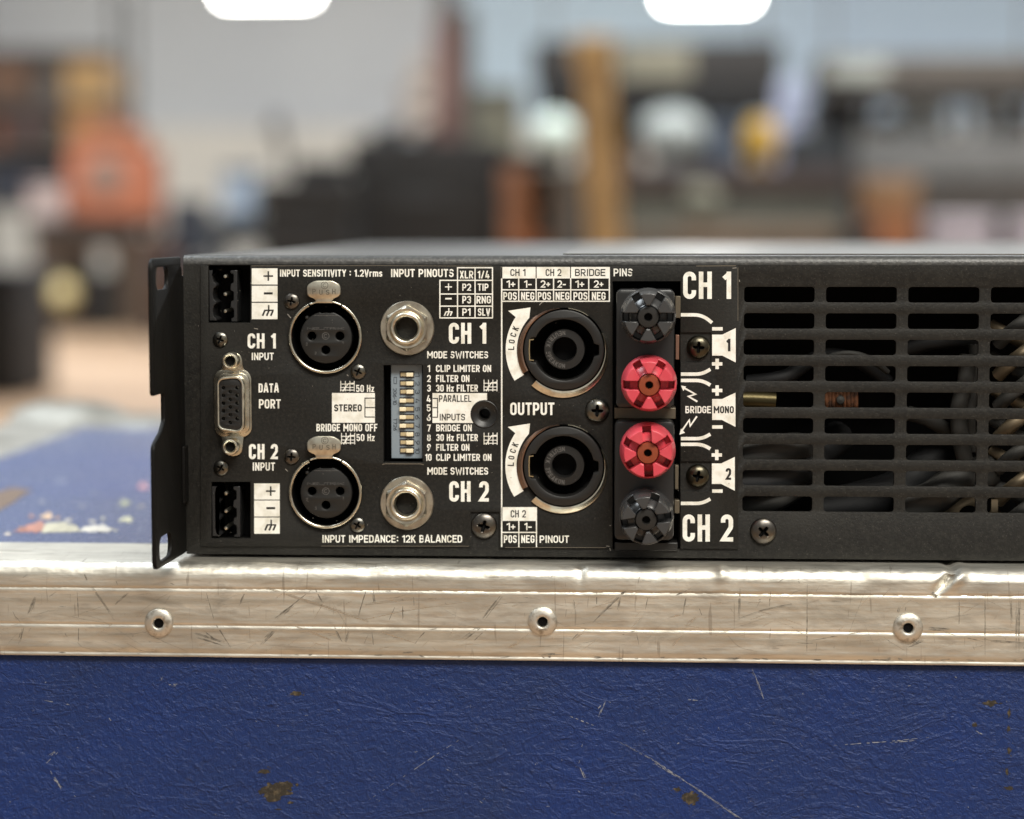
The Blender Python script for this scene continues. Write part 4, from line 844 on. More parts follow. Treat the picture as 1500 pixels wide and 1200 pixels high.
p_.text('206-10', (575.6, 569), (0, 1), (1, 0), 24, 5.6, .15); p_.text('T726', (576.2, 613), (0, 1), (1, 0), 18, 5.4, .17)
p_.line([(577, 553), (581, 553), (581, 562), (577, 562)], .8, True)
p_.done('printed_text', mat('dark switch print', (.035, .045, .06), .6), db)

# ---- locking loudspeaker sockets
for (cx, cy) in SPK:
    c = P(cx, cy); X, Z = c[0], c[2]
    kx0 = -51*SC; ri = 44.5*SC
    o_ = circle(X, Z, 58.5*SC, 72)
    inn = []
    for a in range(0, 360, 4):
        r_ = ri
        if abs((a+180) % 360-180) <= 8: r_ = 51*SC
        if abs(a-180) <= 20: r_ = 51*SC
        inn.append((X+r_*math.cos(R(a)), Z+r_*math.sin(R(a))))
    sk = plate('speaker_socket', o_, [inn], -1.7, 12, M['plastic'], amp, edge=.4)
    MB().lathe([(57.5*SC, 8), (.01, 12.2)], X, Z, 40).build('socket_floor', M['black'], sk)
    cc = P(cx+.5, cy-.4, 1.0)
    co = MB().lathe([(30.2*SC, 12), (30.2*SC, 1.6), (29.2*SC, 1.1), (18.5*SC, 1.0), (17.4*SC, 1.5), (17.2*SC, 11), (.01, 11)], cc[0], cc[2], 56).build('socket_core', M['plastic'], sk)
    MB().lathe([(17.1*SC, 6), (.01, 6)], cc[0], cc[2], 24).build('core_bore', M['black'], co)
    p_ = Print(.97); chars = 'NEUTRIK SPEAKON'
    for i, ch in enumerate(chars):
        an = 265-170*i/(len(chars)-1) if False else 92+170*(1-i/(len(chars)-1))
        if ch == ' ': continue
        an = 92+175*(i/(len(chars)-1)); u = (-math.sin(R(an)), -math.cos(R(an))); u = (-u[0], -u[1]); v = (math.cos(R(an)), -math.sin(R(an)))
        u = (math.cos(R(an+90)), -math.sin(R(an+90))); v = (-v[0], -v[1])
        bx = cx+.5+27.5*math.cos(R(an))-u[0]*2; by = cy-.4-27.5*math.sin(R(an))-u[1]*2
        p_.text(ch, (bx, by), u, v, 4, 6.5, .16)
    p_.done('moulded_mark', mat('relief highlight tint', (.12, .115, .11), .4), co)  # lighter tint paints the light on the moulded letters
    # gold edged keyway on the left
    mb = MB(); pts = [(X-44*SC, Z+15.4*SC), (X-50.0*SC, Z+14.5*SC), (X-50.6*SC, Z), (X-50.0*SC, Z-14.5*SC), (X-44*SC, Z-15.4*SC)]
    v, f = stroke2d(pts, .30); mb.add([(q.x, -1.75, q.y) for q in v]+[(q.x, 1.0, q.y) for q in v], [t for t in f]+[(2*i, 2*i+2, 2*i+2+len(v), 2*i+len(v)) for i in range(len(pts)-1)]+[(2*i+1, 2*i+3, 2*i+3+len(v), 2*i+1+len(v)) for i in range(len(pts)-1)])
    mb.build('keyway_contact', M['gold'], sk, smooth=0)
    # bevelled metal crescents round the rim
    def cres(name, m, a0_, a1_, wf, y_in, y_out, n=48, ri_=60.2):
        mb = MB()
        for k in range(n+1):
            s_ = k/n; a = R(a0_+(a1_-a0_)*s_); w_ = wf(s_)
            for r_, y in ((ri_, .4), (ri_, y_in), (ri_+w_*.25, y_in-.1), (ri_+w_*.85, y_out-.1), (ri_+w_, y_out), (ri_+w_, .3)): mb.v.append((X+r_*SC*math.cos(a), y, Z+r_*SC*math.sin(a)))
        for k in range(n):
            for i in range(5): mb.f.append((k*6+i, k*6+i+1, (k+1)*6+i+1, (k+1)*6+i))
        mb.f.append(tuple(range(6))); mb.f.append(tuple(reversed(range(n*6, n*6+6))))
        return mb.build(name, m, sk, smooth=50)
    cres('metal_rim', M['brightnickel'], 228, 384, lambda s_: 9.6*(1-s_**2.2)+.9, -1.5, -.5)
    cres('metal_rim', M['copper'], 210, 96, lambda s_: 8.2*(1-s_**1.6)+.7, -1.4, -.4)
    cres('metal_rim', M['nickel'], 84, 55, lambda s_: 1.4, -.5, -.3, 16)

# ---- binding posts
wa, wb_ = P(897.5, 805), P(996.5, 412.5)
mb = MB(); mb.box(wa[0]-.9, wa[0]-.05, 2.3, 10, wa[2]-.9, wb_[2]+.9); mb.box(wb_[0]+.05, wb_[0]+.9, 2.3, 10, wa[2]-.9, wb_[2]+.9); mb.box(wa[0]-.9, wb_[0]+.9, 10, 10.8, wa[2]-.9, wb_[2]+.9); mb.box(wa[0]-.9, wb_[0]+.9, 2.3, 10, wb_[2]+.05, wb_[2]+.9); mb.box(wa[0]-.9, wb_[0]+.9, 2.3, 10, wa[2]-.9, wa[2]-.05)
mb.build('post_recess', M['black'], amp, smooth=0)
yb_ = -5.0
for (x0, y0, x1, y1) in ((902, 424, 988.5, 598), (899.5, 617, 988, 791.5)):
    a, b = P(x0, y1, yb_), P(x1, y0, yb_)
    plate('post_block', rrect(a[0], b[0], a[2], b[2], 1.6), [], yb_, 9.9, M['gplastic'], amp, edge=.9)
a, b = P(899.5, 613.5, 1.5), P(990, 597.5, 1.5); MB().box(a[0], b[0], 1.5, 9.9, a[2], b[2]).build('spacer', M['tan'], amp, bevel=.2)
a, b = P(900, 807, 0), P(993, 795, 0); MB().box(a[0], b[0], 0, 9.9, a[2], b[2]).build('spacer', M['plastic'], amp, bevel=.3)
for (x0, y0, x1, y1, m) in ((989, 434, 997, 466, 'tan'), (989.5, 491, 995, 527, 'pink'), (988.5, 682, 994, 717, 'tan'), (988, 733, 995.5, 752, 'tan')):
    a, b = P(x0, y1, -.4), P(x1, y0, -.4); MB().box(a[0], b[0], -.4, 4, a[2], b[2]).build('metal_tab', M[m], amp, bevel=.15)
def knob_geo(X, Z, rot, yb2):
    S_ = SC*.97; ro = 41.5*S_; rc = 28.5*S_; rin = 17.2*S_; sw = 6.6*S_; F = yb2-15.0
    base = MB(); base.lathe([(.01, yb2+.2), (ro*.90, yb2+.2), (ro*.96, yb2-1), (ro*1.0, yb2-3), (ro*.985, F+7.2), (ro*.95, F+6.4), (ro*.90, F+6.4), (ro*.88, F+8.5), (rc, F+8.5), (rc, F+5.6), (rc*.93, F+4.8), (rin*1.02, F+3.6), (rin*.98, F+3.0), (rin*.98, F+6), (.01, F+6)], X, Z, 48)
    mb = MB(); mb.v = base.v; mb.f = base.f
    rr = [rin*.99, rin*1.06, 25*S_, 34.5*S_, 36.6*S_, 38.6*S_, ro]; hh = [F+.3, F+.05, F, F, F+.9, F+3.6, F+9.0]
    for k in range(6):
        th = R(rot+60*k+30); na = 6; v = []; f = []
        for i, (r_, h_) in enumerate(zip(rr, hh)):
            hw = R(30)-math.asin(min(.99, sw/r_))
            for j in range(na+1): a = th-hw+2*hw*j/na; v.append((X+r_*math.cos(a), h_, Z+r_*math.sin(a)))
        n_ = len(v)
        for i, r_ in enumerate(rr):
            hw = R(30)-math.asin(min(.99, sw/r_))
            for j in range(na+1): a = th-hw+2*hw*j/na; v.append((X+r_*math.cos(a), F+10.2, Z+r_*math.sin(a)))
        w_ = na+1
        for i in range(len(rr)-1):
            for j in range(na): f.append((i*w_+j, i*w_+j+1, (i+1)*w_+j+1, (i+1)*w_+j))
            f.append((i*w_, (i+1)*w_, n_+(i+1)*w_, n_+i*w_)); f.append((i*w_+na, n_+i*w_+na, n_+(i+1)*w_+na, (i+1)*w_+na))
        l_ = len(rr)-1
        for j in range(na): f.append((l_*w_+j, l_*w_+j+1, n_+l_*w_+j+1, n_+l_*w_+j)); f.append((j+1, j, n_+j, n_+j+1))
        mb.add(v, f)
    return mb, F, S_
for (px_, py_, rot, m, pm) in ((949.6, 465, 0, 'knob', 'darkplug'), (951, 565, 0, 'red', 'orange'), (949, 664.8, 33, 'red', 'orange'), (946.5, 763, 9, 'knob', 'darkplug')):
    c = P(px_, py_, yb_-15); X, Z = c[0], c[2]
    mb, F, S_ = knob_geo(X, Z, rot, yb_)
    kb = mb.build('binding_post', M[m], amp, bevel=.32, smooth=30)
    mb = MB(); mb.lathe([(15.6*S_, F+4.6), (15.6*S_, F+1.7), (14.8*S_, F+1.3), (8*S_, F+1.15), (6.4*S_, F+1.15), (5.6*S_, F+1.5), (5.4*S_, F+4.4), (.01, F+4.4)], X, Z, 36)
    pg = mb.build('post_centre', M[pm], kb); MB().lathe([(5.5*S_, F+3.0), (.01, F+3.0)], X, Z, 18).build('post_hole', M['black'], pg)
    kb['label'] = {'knob': 'black ribbed binding post knob', 'red': 'red ribbed binding post knob'}[m]

# ---- wiring and parts seen through the grille
def wire(name, pts, r_, m, seg=10):
    pp = [Vector(P(a, b, y)) for a, b, y in pts]; q = []
    for i in range(len(pp)-1):
        p0, p1, p2, p3 = pp[max(i-1, 0)], pp[i], pp[i+1], pp[min(i+2, len(pp)-1)]
        for k in range(8):
            t = k/8; q.append(.5*((2*p1)+(p2-p0)*t+(2*p0-5*p1+4*p2-p3)*t*t+(3*p1-p0-3*p2+p3)*t**3))
    q.append(pp[-1]); return MB().tube([tuple(a) for a in q], r_, seg).build(name, M[m], amp, smooth=60)
wire('brass_tube', [(1060, 586, 9), (1100, 586, 9), (1136, 588, 9)], 2.6, 'cable_olive', 16)
wire('black_cable', [(1095, 560, 14), (1150, 552, 12), (1185, 530, 16), (1215, 520, 22), (1260, 530, 22), (1300, 560, 26)], 2.2, 'cable_black')
wire('grey_cable', [(1080, 670, 9), (1130, 660, 8), (1170, 655, 10), (1185, 668, 16), (1180, 700, 24)], 4.4, 'cable_grey')
wire('black_cable', [(1078, 705, 8), (1120, 702, 8), (1165, 690, 10), (1200, 660, 18), (1230, 640, 26)], 5.2, 'cable_black')
wire('grey_cable', [(1085, 745, 10), (1130, 735, 10), (1170, 712, 12)], 3.4, 'cable_grey')
wire('black_cable', [(1200, 748, 16), (1260, 735, 15), (1310, 720, 17), (1350, 690, 22), (1380, 660, 28)], 6.2, 'cable_black')
wire('grey_cable', [(1320, 745, 10), (1365, 730, 9), (1400, 706, 11), (1450, 690, 16)], 5.2, 'cable_grey')
wire('grey_cable', [(1330, 605, 16), (1360, 615, 14), (1395, 635, 18), (1440, 665, 24)], 2.2, 'cable_grey')
wire('grey_cable', [(1418, 520, 12), (1414, 560, 11), (1404, 600, 11), (1408, 650, 12), (1420, 700, 14)], 2.5, 'cable_grey')
wire('grey_cable', [(1428, 505, 14), (1426, 560, 14), (1420, 610, 13), (1424, 660, 15)], 1.8, 'cable_grey')
wire('black_cable', [(1330, 510, 20), (1370, 500, 18), (1420, 498, 20), (1450, 520, 24)], 2.6, 'cable_black')
wire('black_cable', [(1212, 524, 10), (1240, 518, 9.5), (1270, 524, 11), (1300, 545, 16)], .9, 'cable_grey')
for k in range(7):
    y0 = 470+k*46
    wire('braided_sleeve', [(1462, y0+34, 12), (1478, y0+18, 9), (1496, y0+4, 9), (1514, y0-12, 12)], 2.1, ('bracket' if k % 2 else 'cable_grey'))
    wire('braided_sleeve', [(1452, y0+6, 16), (1480, y0+22, 13), (1512, y0+40, 16)], 1.9, ('cable_grey' if k % 2 else 'bracket'))
for k in range(9):
    c = P(1209+k*5.4, 587+(k*7 % 3-1)*.8, 12+(k*5 % 3)*.4); mb = MB(); mb.lathe([(2.7+.75*math.cos(R(t)), .75*math.sin(R(t))) for t in range(0, 361, 45)], 0, 0, 18)
    mb.v = [(c[0]+y, c[1]+x, c[2]+z) for x, y, z in mb.v]; mb.build('coil_turn', M['rust'], amp, smooth=60)
c = P(1231, 586, 8.6); mb = MB(); mb.lathe([(.01, -1), (1.1, -.7), (1.3, 0), (1.3, 3)], c[0], c[2], 16, yo=8.6); mb.build('coil_lead', M['cable_grey'], amp)
a = P(1380, 756, 11); b = P(1440, 728, 11)
plate('bracket', [(a[0], a[2]-2), (b[0]+.5, a[2]-2), (b[0]+.5, b[2]), (a[0]+5, b[2]), (a[0], a[2]+1)], [circle((a[0]+b[0])/2+2, a[2], 3.2, 24)], 11, 12.2, M['bracket'], amp, edge=.1)
a = P(1452, 750, 8); b = P(1462, 732, 8); MB().box(a[0], b[0], 8, 9, a[2]-1, b[2]).build('bracket', M['bracket'], amp)
a = P(1300, 752, 14); b = P(1325, 742, 14); MB().box(a[0], b[0], 14, 20, a[2], b[2]).build('bracket', M['rust'], amp, bevel=.5)
a = P(1330, 760, 30); b = P(1090, 400, 30); MB().box(P(1086, 600, 34)[0], P(1560, 600, 34)[0], 40, 42, ZBm+2, ZT-3).build('dark_backing', M['black'], amp)  # black sheet closing the view behind the grille
# ------------------------------------------------------------------ the workshop behind (far out of focus)
BM = {}; DK = .42
def bm_(c, rough=.6):
    k = (c, rough)
    if k not in BM:
        l = s2l(*c); f_ = DK+(1-DK)*min(1, max(0, (sum(l)/3-.30)/.30)); l = tuple(v*f_ for v in l)
        BM[k] = mat('paint %d %d %d' % c, l, rough, var=[(6, tuple(v*.7 for v in l), .45, .7, None)])
    return BM[k]
def rect(px0, py0, px1, py1, Y):
    a = P(px0, py1, Y); b = P(px1, py0, Y); return a[0], b[0], a[2], b[2]
def part(name, parent, r_, Y, dep, col, bev=8, rough=.6):
    x0, x1, z0, z1 = rect(*r_, Y); return MB().box(x0, x1, Y, Y+dep, z0, z1).build(name, bm_(col, rough), parent, bevel=bev)
def legs(root, x0, x1, y0, y1, zt, col, th=50):
    for x in (x0, x1-th):
        for y in (y0, y1-th): MB().box(x, x+th, y, y+th, FLOOR, zt).build('leg', bm_(col), root, bevel=4)
def boxy(name, label, cat, r_, Y, dep, col, lid=None, band=None, handle=None, group=None, floor=False):
    """a container with body, lid, band and handle; floor=True runs it down to the floor"""
    x0, x1, z0, z1 = rect(*r_, Y)
    if floor: z0 = FLOOR+1
    root = thing(name, label, cat, ((x0+x1)/2, Y+dep/2, z0), group)
    h = z1-z0; lz = z1-h*(.16 if lid else 0)
    MB().box(x0, x1, Y, Y+dep, z0, lz-2).build('body', bm_(col), root, bevel=min(15, h*.06))
    if lid: MB().box(x0-6, x1+6, Y-6, Y+dep+6, lz, z1).build('lid', bm_(lid), root, bevel=8)
    if band: MB().box(x0+(x1-x0)*.18, x1-(x1-x0)*.18, Y-4, Y-.5, z0+h*.25, z0+h*.65).build('front_panel', bm_(band), root, bevel=2)
    if handle:
        xm = (x0+x1)/2; hw = (x1-x0)*.14; zz = z0+h*.74
        MB().tube([(xm-hw, Y, zz), (xm-hw, Y-30, zz-6), (xm+hw, Y-30, zz-6), (xm+hw, Y, zz)], 9, 8).build('handle', bm_(handle), root)
    return root
def table(name, label, cat, px0, px1, pyt, Y, dep, col, legcol, thick=45, group=None):
    x0, x1, z0, z1 = rect(px0, pyt, px1, pyt+5, Y)
    root = thing(name, label, cat, ((x0+x1)/2, Y+dep/2, FLOOR), group)
    MB().box(x0, x1, Y, Y+dep, z1-thick, z1).build('top', bm_(col), root, bevel=5)
    MB().box(x0+30, x1-30, Y+40, Y+60, z1-thick-90, z1-thick-1).build('apron', bm_(legcol), root, bevel=3)
    legs(root, x0+20, x1-20, Y+20, Y+dep-20, z1-thick-1, legcol); return root, z1
# ceiling tubes: the two lit fixtures in view
tube_m = mat('lit tube diffuser', (.9, .9, .86), .5, emis=((1, .98, .92), 26))
for (a, b, y0, lab) in ((320, 459, 1, 'lit white ceiling light at the upper left'), (969, 1104, 8, 'lit white ceiling light at the upper right')):
    Y = 19000; x0, x1, z0, z1 = rect(a, y0-60, b, y0, Y)
    t = thing('ceiling_light', lab, 'ceiling light', ((x0+x1)/2, Y, z0), 'lit ceiling lights')
    MB().box(x0, x1, Y-30, Y+120, z0, z1-60).build('diffuser', tube_m, t, bevel=70)
    MB().box(x0-20, x1+20, Y-40, Y+130, z1-58, z1).build('housing', bm_((220, 222, 220)), t, bevel=8)
    for xx in (x0+60, x1-60): MB().tube([(xx, Y+40, z1), (xx, Y+40, z1+1500)], 5, 6).build('suspension_wire', bm_((120, 120, 120)), t)
# left: shelving with boxes
Y = 12500
x0, x1, z0, z1 = rect(-60, 40, 172, 300, Y)
sh = thing('storage_shelf', 'grey metal storage shelf stacked with boxes at the far left', 'shelf', ((x0+x1)/2, Y+250, FLOOR))
for x in (x0, x1-40):
    for y in (Y, Y+460): MB().box(x, x+40, y, y+40, FLOOR, z1+250).build('upright', bm_((150, 150, 148)), sh)
shz = []
for py in (150, 216, 300, 400): zz = P(0, py, Y)[2]; shz.append(zz); MB().box(x0+1, x1-1, Y+2, Y+498, zz-30, zz).build('shelf_board', bm_((135, 125, 115)), sh)
def on(name, label, cat, a, b, top, bot, dy, dep, col, **kw):
    return boxy(name, label, cat, (a, top, b, bot), Y+dy, dep, col, **kw)
on('storage_box', 'dark brown box on the top shelf at the far left', 'box', -30, 52, 72, 149.8, 30, 300, (112, 88, 72), lid=(96, 78, 70), band=(160, 110, 70))
on('cardboard_box', 'amber cardboard box on the top shelf above the orange case', 'box', 95, 168, 88, 149.8, 30, 320, (226, 180, 116), lid=(216, 168, 104), band=(200, 165, 110))
on('storage_box', 'maroon brown box on the middle shelf at the far left', 'box', 5, 78, 152, 215.8, 30, 300, (98, 72, 66), lid=(84, 62, 60))
on('cardboard_box', 'amber brown cardboard box on the middle shelf next to the maroon box', 'box', 96, 170, 156, 215.8, 30, 320, (214, 156, 88), lid=(206, 148, 84))
on('storage_box', 'dark navy box on the lower shelf at the far left', 'box', -20, 56, 238, 299.8, 30, 300, (58, 66, 84), lid=(48, 54, 70))
# bench with the orange case
Y = 10500
bench, bz = table('work_bench', 'brown workbench with a dark top under the orange case', 'workbench', 40, 205, 322, Y, 600, (48, 42, 38), (122, 98, 82), 60)
x0, x1, z0, z1 = rect(94, 186, 222, 321.5, Y+40)
oc = thing('equipment_case', 'bright orange equipment case with a round grey plate on the dark bench', 'case', ((x0+x1)/2, Y+200, bz))
MB().box(x0, x1, Y+60, Y+360, bz+1, z1-110).build('body', bm_((218, 132, 94)), oc, bevel=30)
MB().box(x0+45, x1-70, Y+60, Y+360, z1-108, z1).build('lid', bm_((214, 138, 98)), oc, bevel=30)
q = P(155, 258, Y+55); MB().lathe([(.01, -16), (88, -16), (96, -8), (96, 3)], q[0], q[2], 32, yo=Y+56).build('round_plate', bm_((182, 152, 136)), oc)
MB().tube([(x0+120, Y+210, z1), (x0+120, Y+210, z1+40), (x1-150, Y+210, z1+40), (x1-150, Y+210, z1)], 12, 8).build('handle', bm_((180, 80, 50)), oc)
boxy('storage_box', 'small pale pink box at the left end of the dark bench', 'box', (42, 268, 92, 321.6), Y+60, 200, (198, 178, 172), lid=(190, 165, 158))
x0, x1, z0, z1 = rect(58, 404, 118, 456, Y+120)
bl = thing('glint_ball', 'round pale yellow ball on an added stand, standing in for a blurred glint below the bench', 'lamp', ((x0+x1)/2, Y+150, FLOOR))
mb = MB(); rr = (x1-x0)/2*.72; mb.lathe([(rr*math.sin(R(t))+.01, -rr*math.cos(R(t))) for t in range(0, 181, 12)], (x0+x1)/2, (z0+z1)/2, 24, yo=Y+150); mb.build('globe', bm_((245, 225, 165)), bl)
mb = MB(); mb.tube([((x0+x1)/2, Y+150, FLOOR), ((x0+x1)/2, Y+150, (z0+z1)/2-rr+3)], 14, 10); mb.box((x0+x1)/2-60, (x0+x1)/2+60, Y+100, Y+200, FLOOR, FLOOR+14); mb.build('stand', bm_((90, 80, 70)), bl)  # ball and stand added in place of a blurred glint
boxy('tool_box', 'narrow upright black box under the bench beside the pale yellow ball', 'box', (128, 400, 162, 472), Y+140, 160, (26, 24, 24), lid=(34, 32, 32), floor=True)
boxy('flight_case', 'black flight case cut off by the left edge', 'flight case', (-90, 395, 26, 575), 6200, 420, (30, 30, 34), lid=(38, 40, 48), handle=(80, 80, 80), floor=True)
boxy('storage_crate', 'brown wooden crate on the floor right of the bench', 'crate', (178, 345, 262, 470), 11600, 400, (150, 92, 62), lid=(140, 80, 52), band=(165, 115, 85), floor=True)
# dark blue chair, pale items on a trolley
Y = 9800
x0, x1, z0, z1 = rect(232, 292, 292, 400, Y)
ch = thing('office_chair', 'dark navy office chair behind the left corner of the amplifier', 'chair', ((x0+x1)/2, Y+150, FLOOR))
MB().box(x0, x1, Y+230, Y+290, z0+60, z1).build('backrest', bm_((52, 58, 72)), ch, bevel=25)
MB().box(x0-30, x1+30, Y-120, Y+230, z0-20, z0+45).build('seat', bm_((42, 46, 58)), ch, bevel=25)
MB().tube([((x0+x1)/2, Y+60, FLOOR+60), ((x0+x1)/2, Y+60, z0-20)], 25, 10).build('column', bm_((40, 40, 40)), ch)
for k in range(5): a = R(72*k); MB().tube([((x0+x1)/2, Y+60, FLOOR+60), ((x0+x1)/2+230*math.cos(a), Y+60+230*math.sin(a), FLOOR+30)], 18, 6).build('foot', bm_((40, 40, 40)), ch)
tr, tz = table('trolley', 'slate grey trolley carrying pale tubs left of the black cases', 'trolley', 290, 440, 318, 9400, 450, (92, 102, 112), (84, 92, 102), 40)
boxy('plastic_tub', 'pale blue plastic tub on the slate trolley', 'tub', (326, 246, 372, 317.6), 9460, 200, (160, 176, 194), lid=(112, 122, 136))
boxy('plastic_tub', 'cream plastic tub on the slate trolley next to the pale blue tub', 'tub', (378, 262, 428, 317.6), 9460, 200, (206, 198, 184), lid=(212, 206, 196))
x0, x1, z0, z1 = rect(408, 176, 426, 262, 9700)
ml = thing('desk_lamp', 'slim dark desk lamp leaning above the cream tub', 'lamp', ((x0+x1)/2, 9700, tz))
MB().tube([((x0+x1)/2+20, 9720, tz), (x0+20, 9720, (z0+z1)/2), (x0-10, 9720, z1)], 17, 8).build('arm', bm_((62, 52, 56)), ml)
MB().box((x0+x1)/2-40, (x0+x1)/2+80, 9660, 9780, tz+1, tz+16).build('base', bm_((50, 46, 48)), ml, bevel=4)
mb = MB(); mb.lathe([(14, 40), (50, -50), (46, -50), (12, 36)], 0, 0, 20); mb.v = [(x0-10+x, 9720+z, z1-10+y) for x, y, z in mb.v]; mb.build('lamp_shade', bm_((60, 52, 56)), ml)
# black road cases in the middle
boxy('black_case', 'lower black road case left of the taller black case', 'road case', (382, 264, 516, 420), 8300, 520, (34, 34, 33), lid=(42, 41, 40), handle=(90, 90, 90), floor=True)
boxy('black_case', 'tall black road case in the middle background', 'road case', (514, 204, 730, 420), 8600, 560, (38, 36, 34), lid=(46, 45, 44), handle=(90, 90, 90), floor=True)
# tall stack behind the black cases
Y = 13500
x0, x1, z0, z1 = rect(588, -40, 690, 300, Y)
ct = thing('tall_cabinet', 'tall narrow mauve brown cabinet rising behind the black cases', 'cabinet', ((x0+x1)/2, Y+200, FLOOR))
xm = P(634, 0, Y)[0]
MB().box(xm, P(672, 0, Y)[0], Y, Y+400, FLOOR, P(0, 36, Y)[2]).build('carcass', bm_((186, 142, 132)), ct, bevel=6)
MB().box(P(640, 0, Y)[0], P(666, 0, Y)[0], Y+20, Y+300, P(0, 35.6, Y)[2], z1).build('top_unit', bm_((150, 132, 124)), ct, bevel=6)
MB().box(P(672.3, 0, Y)[0], P(690, 0, Y)[0], Y+10, Y+400, FLOOR, P(0, 14, Y)[2]).build('side_panel', bm_((116, 116, 112)), ct, bevel=6)
MB().box(P(600, 0, Y)[0], xm-1, Y+30, Y+400, FLOOR, P(0, 84, Y)[2]).build('drawer_stack', bm_((214, 202, 190)), ct, bevel=6)
MB().box(P(584, 0, Y)[0], P(599.7, 0, Y)[0], Y+60, Y+380, FLOOR, P(0, 128, Y)[2]).build('low_unit', bm_((190, 178, 170)), ct, bevel=6)
for py in (120, 160, 200): zz = P(0, py, Y)[2]; MB().box(P(606, 0, Y)[0], P(628, 0, Y)[0], Y+8, Y+28, zz, zz+26).build('drawer_handle', bm_((120, 106, 100)), ct)
boxy('storage_box', 'olive grey box between the mauve cabinet and the pale globe', 'box', (694, 128, 760, 205), 13000, 350, (168, 166, 142), lid=(150, 148, 128), floor=True)
# right of the middle: wooden post, brown cabinet, counters
boxy('wooden_cabinet', 'orange brown wooden cabinet right of the tall black case', 'cabinet', (738, 246, 812, 420), 8200, 420, (186, 118, 70), lid=(190, 128, 88), band=(170, 96, 44), floor=True)
Y = 7600
t0, t1 = P(868, 52, Y), P(892, 420, Y); wpx = (P(46, 0, Y)[0]-P(0, 0, Y)[0])/2
po = thing('wooden_post', 'pale wooden post leaning slightly in front of the counter', 'post', (t1[0], Y, FLOOR))
zf = FLOOR; xb = t1[0]+(t1[0]-t0[0])*(t1[2]-zf)/(t0[2]-t1[2])
mb = MB(); mb.add([(x+dx, Y+dy, z) for x, z in ((xb, zf), (t0[0], t0[2])) for dx, dy in ((-wpx, 0), (wpx, 0), (wpx, 70), (-wpx, 70))], [(0, 1, 2, 3), (4, 5, 6, 7), (0, 1, 5, 4), (1, 2, 6, 5), (2, 3, 7, 6), (3, 0, 4, 7)]); mb.build('board', bm_((212, 174, 118)), po, bevel=4)
MB().box(t0[0]-wpx-12, t0[0]+wpx+12, Y-12, Y+82, t0[2]-110, t0[2]).build('cap', bm_((214, 178, 122)), po, bevel=5)
MB().box(xb-150, xb+150, Y-100, Y+170, FLOOR, FLOOR+25).build('foot', bm_((150, 120, 80)), po, bevel=4)
def counter(px0, px1, pytop, pymid, Y, lab, topc, frontc, lowc, legc):
    x0, x1, z0, z1 = rect(px0, pytop, px1, pymid, Y); r_ = thing('counter', lab, 'counter', ((x0+x1)/2, Y+300, FLOOR))
    MB().box(x0, x1, Y, Y+600, z0, z1).build('top', bm_(topc), r_, bevel=6)
    zb2 = P(0, 338, Y)[2]; MB().box(x0+20, x1-20, Y+30, Y+590, zb2, z0-2).build('front_panel', bm_(frontc), r_, bevel=6)
    MB().box(x0+10, x1-10, Y+20, Y+595, FLOOR, zb2-2).build('base_cabinet', bm_(lowc), r_, bevel=6); return z1
zc = counter(905, 1248, 246, 278, 9000, 'long counter with a dark red brown top and olive grey front', (88, 70, 64), (122, 120, 106), (134, 114, 94), None)
def globe(name, label, cat, cx, cy, rx, ry, Y, col, zsup, base=(90, 90, 90)):
    q = P(cx, cy, Y); s_ = (P(1, 0, Y)[0]-P(0, 0, Y)[0]); r_ = thing(name, label, cat, (q[0], Y, zsup)); a, b = rx*s_, ry*s_
    mb = MB(); mb.lathe([(a*math.sin(R(t))+.01, -math.cos(R(t))) for t in range(0, 181, 15)], 0, 0, 24); mb.v = [(q[0]+x, Y+z, q[2]+y*b) for x, y, z in mb.v]; mb.build('body', bm_(col), r_)
    MB().box(q[0]-a*.6, q[0]+a*.6, Y-a*.6, Y+a*.6, zsup+1, max(zsup+12, q[2]-b*.9)).build('base', bm_(base), r_, bevel=3); return r_
globe('pale_blob', 'round pale mint ball standing in for a blurred bright disc left of the wooden post', 'drum', 812, 196, 30, 30, 8400, (204, 218, 208), P(0, 245, 8400)[2], (110, 106, 98))  # mint ball put in for a blurred bright disc
globe('pale_blob', 'wide pale grey drum on the counter right of the wooden post', 'drum', 985, 196, 48, 38, 9250, (176, 182, 178), zc, (150, 154, 152))
boxy('plastic_tub', 'slate blue tub on the counter between the grey drum and the yellow jug', 'tub', (1038, 176, 1078, 245.6), 9200, 180, (112, 124, 142), lid=(100, 112, 130))
globe('plastic_jug', 'bright yellow jug on the counter', 'jug', 1114, 208, 25, 34, 9200, (214, 166, 40), zc, (190, 146, 40))
boxy('equipment_box', 'dark slate box at the right end of the counter', 'box', (1152, 194, 1240, 245.6), 9250, 300, (46, 52, 56), lid=(52, 58, 62))
globe('pale_blob', 'low pale olive tub standing before the counter front', 'drum', 1028, 290, 26, 20, 8850, (160, 158, 136), P(0, 330, 8850)[2], (120, 116, 100))
boxy('cardboard_sheet_stack', 'pale lavender slab leaning behind the yellow jug', 'slab', (1130, 118, 1180, 190), 10200, 120, (196, 200, 224), lid=(188, 192, 214), floor=True)
# low support for the mint ball and olive tub
boxy('plinth', 'grey plinth under the mint ball', 'plinth', (772, 245.2, 846, 420), 8200, 380, (112, 100, 88), lid=(118, 108, 96), floor=True)
boxy('plinth', 'tan plinth under the olive tub before the counter', 'plinth', (990, 330.2, 1226, 420), 8700, 250, (138, 114, 90), lid=(146, 122, 98), floor=True)
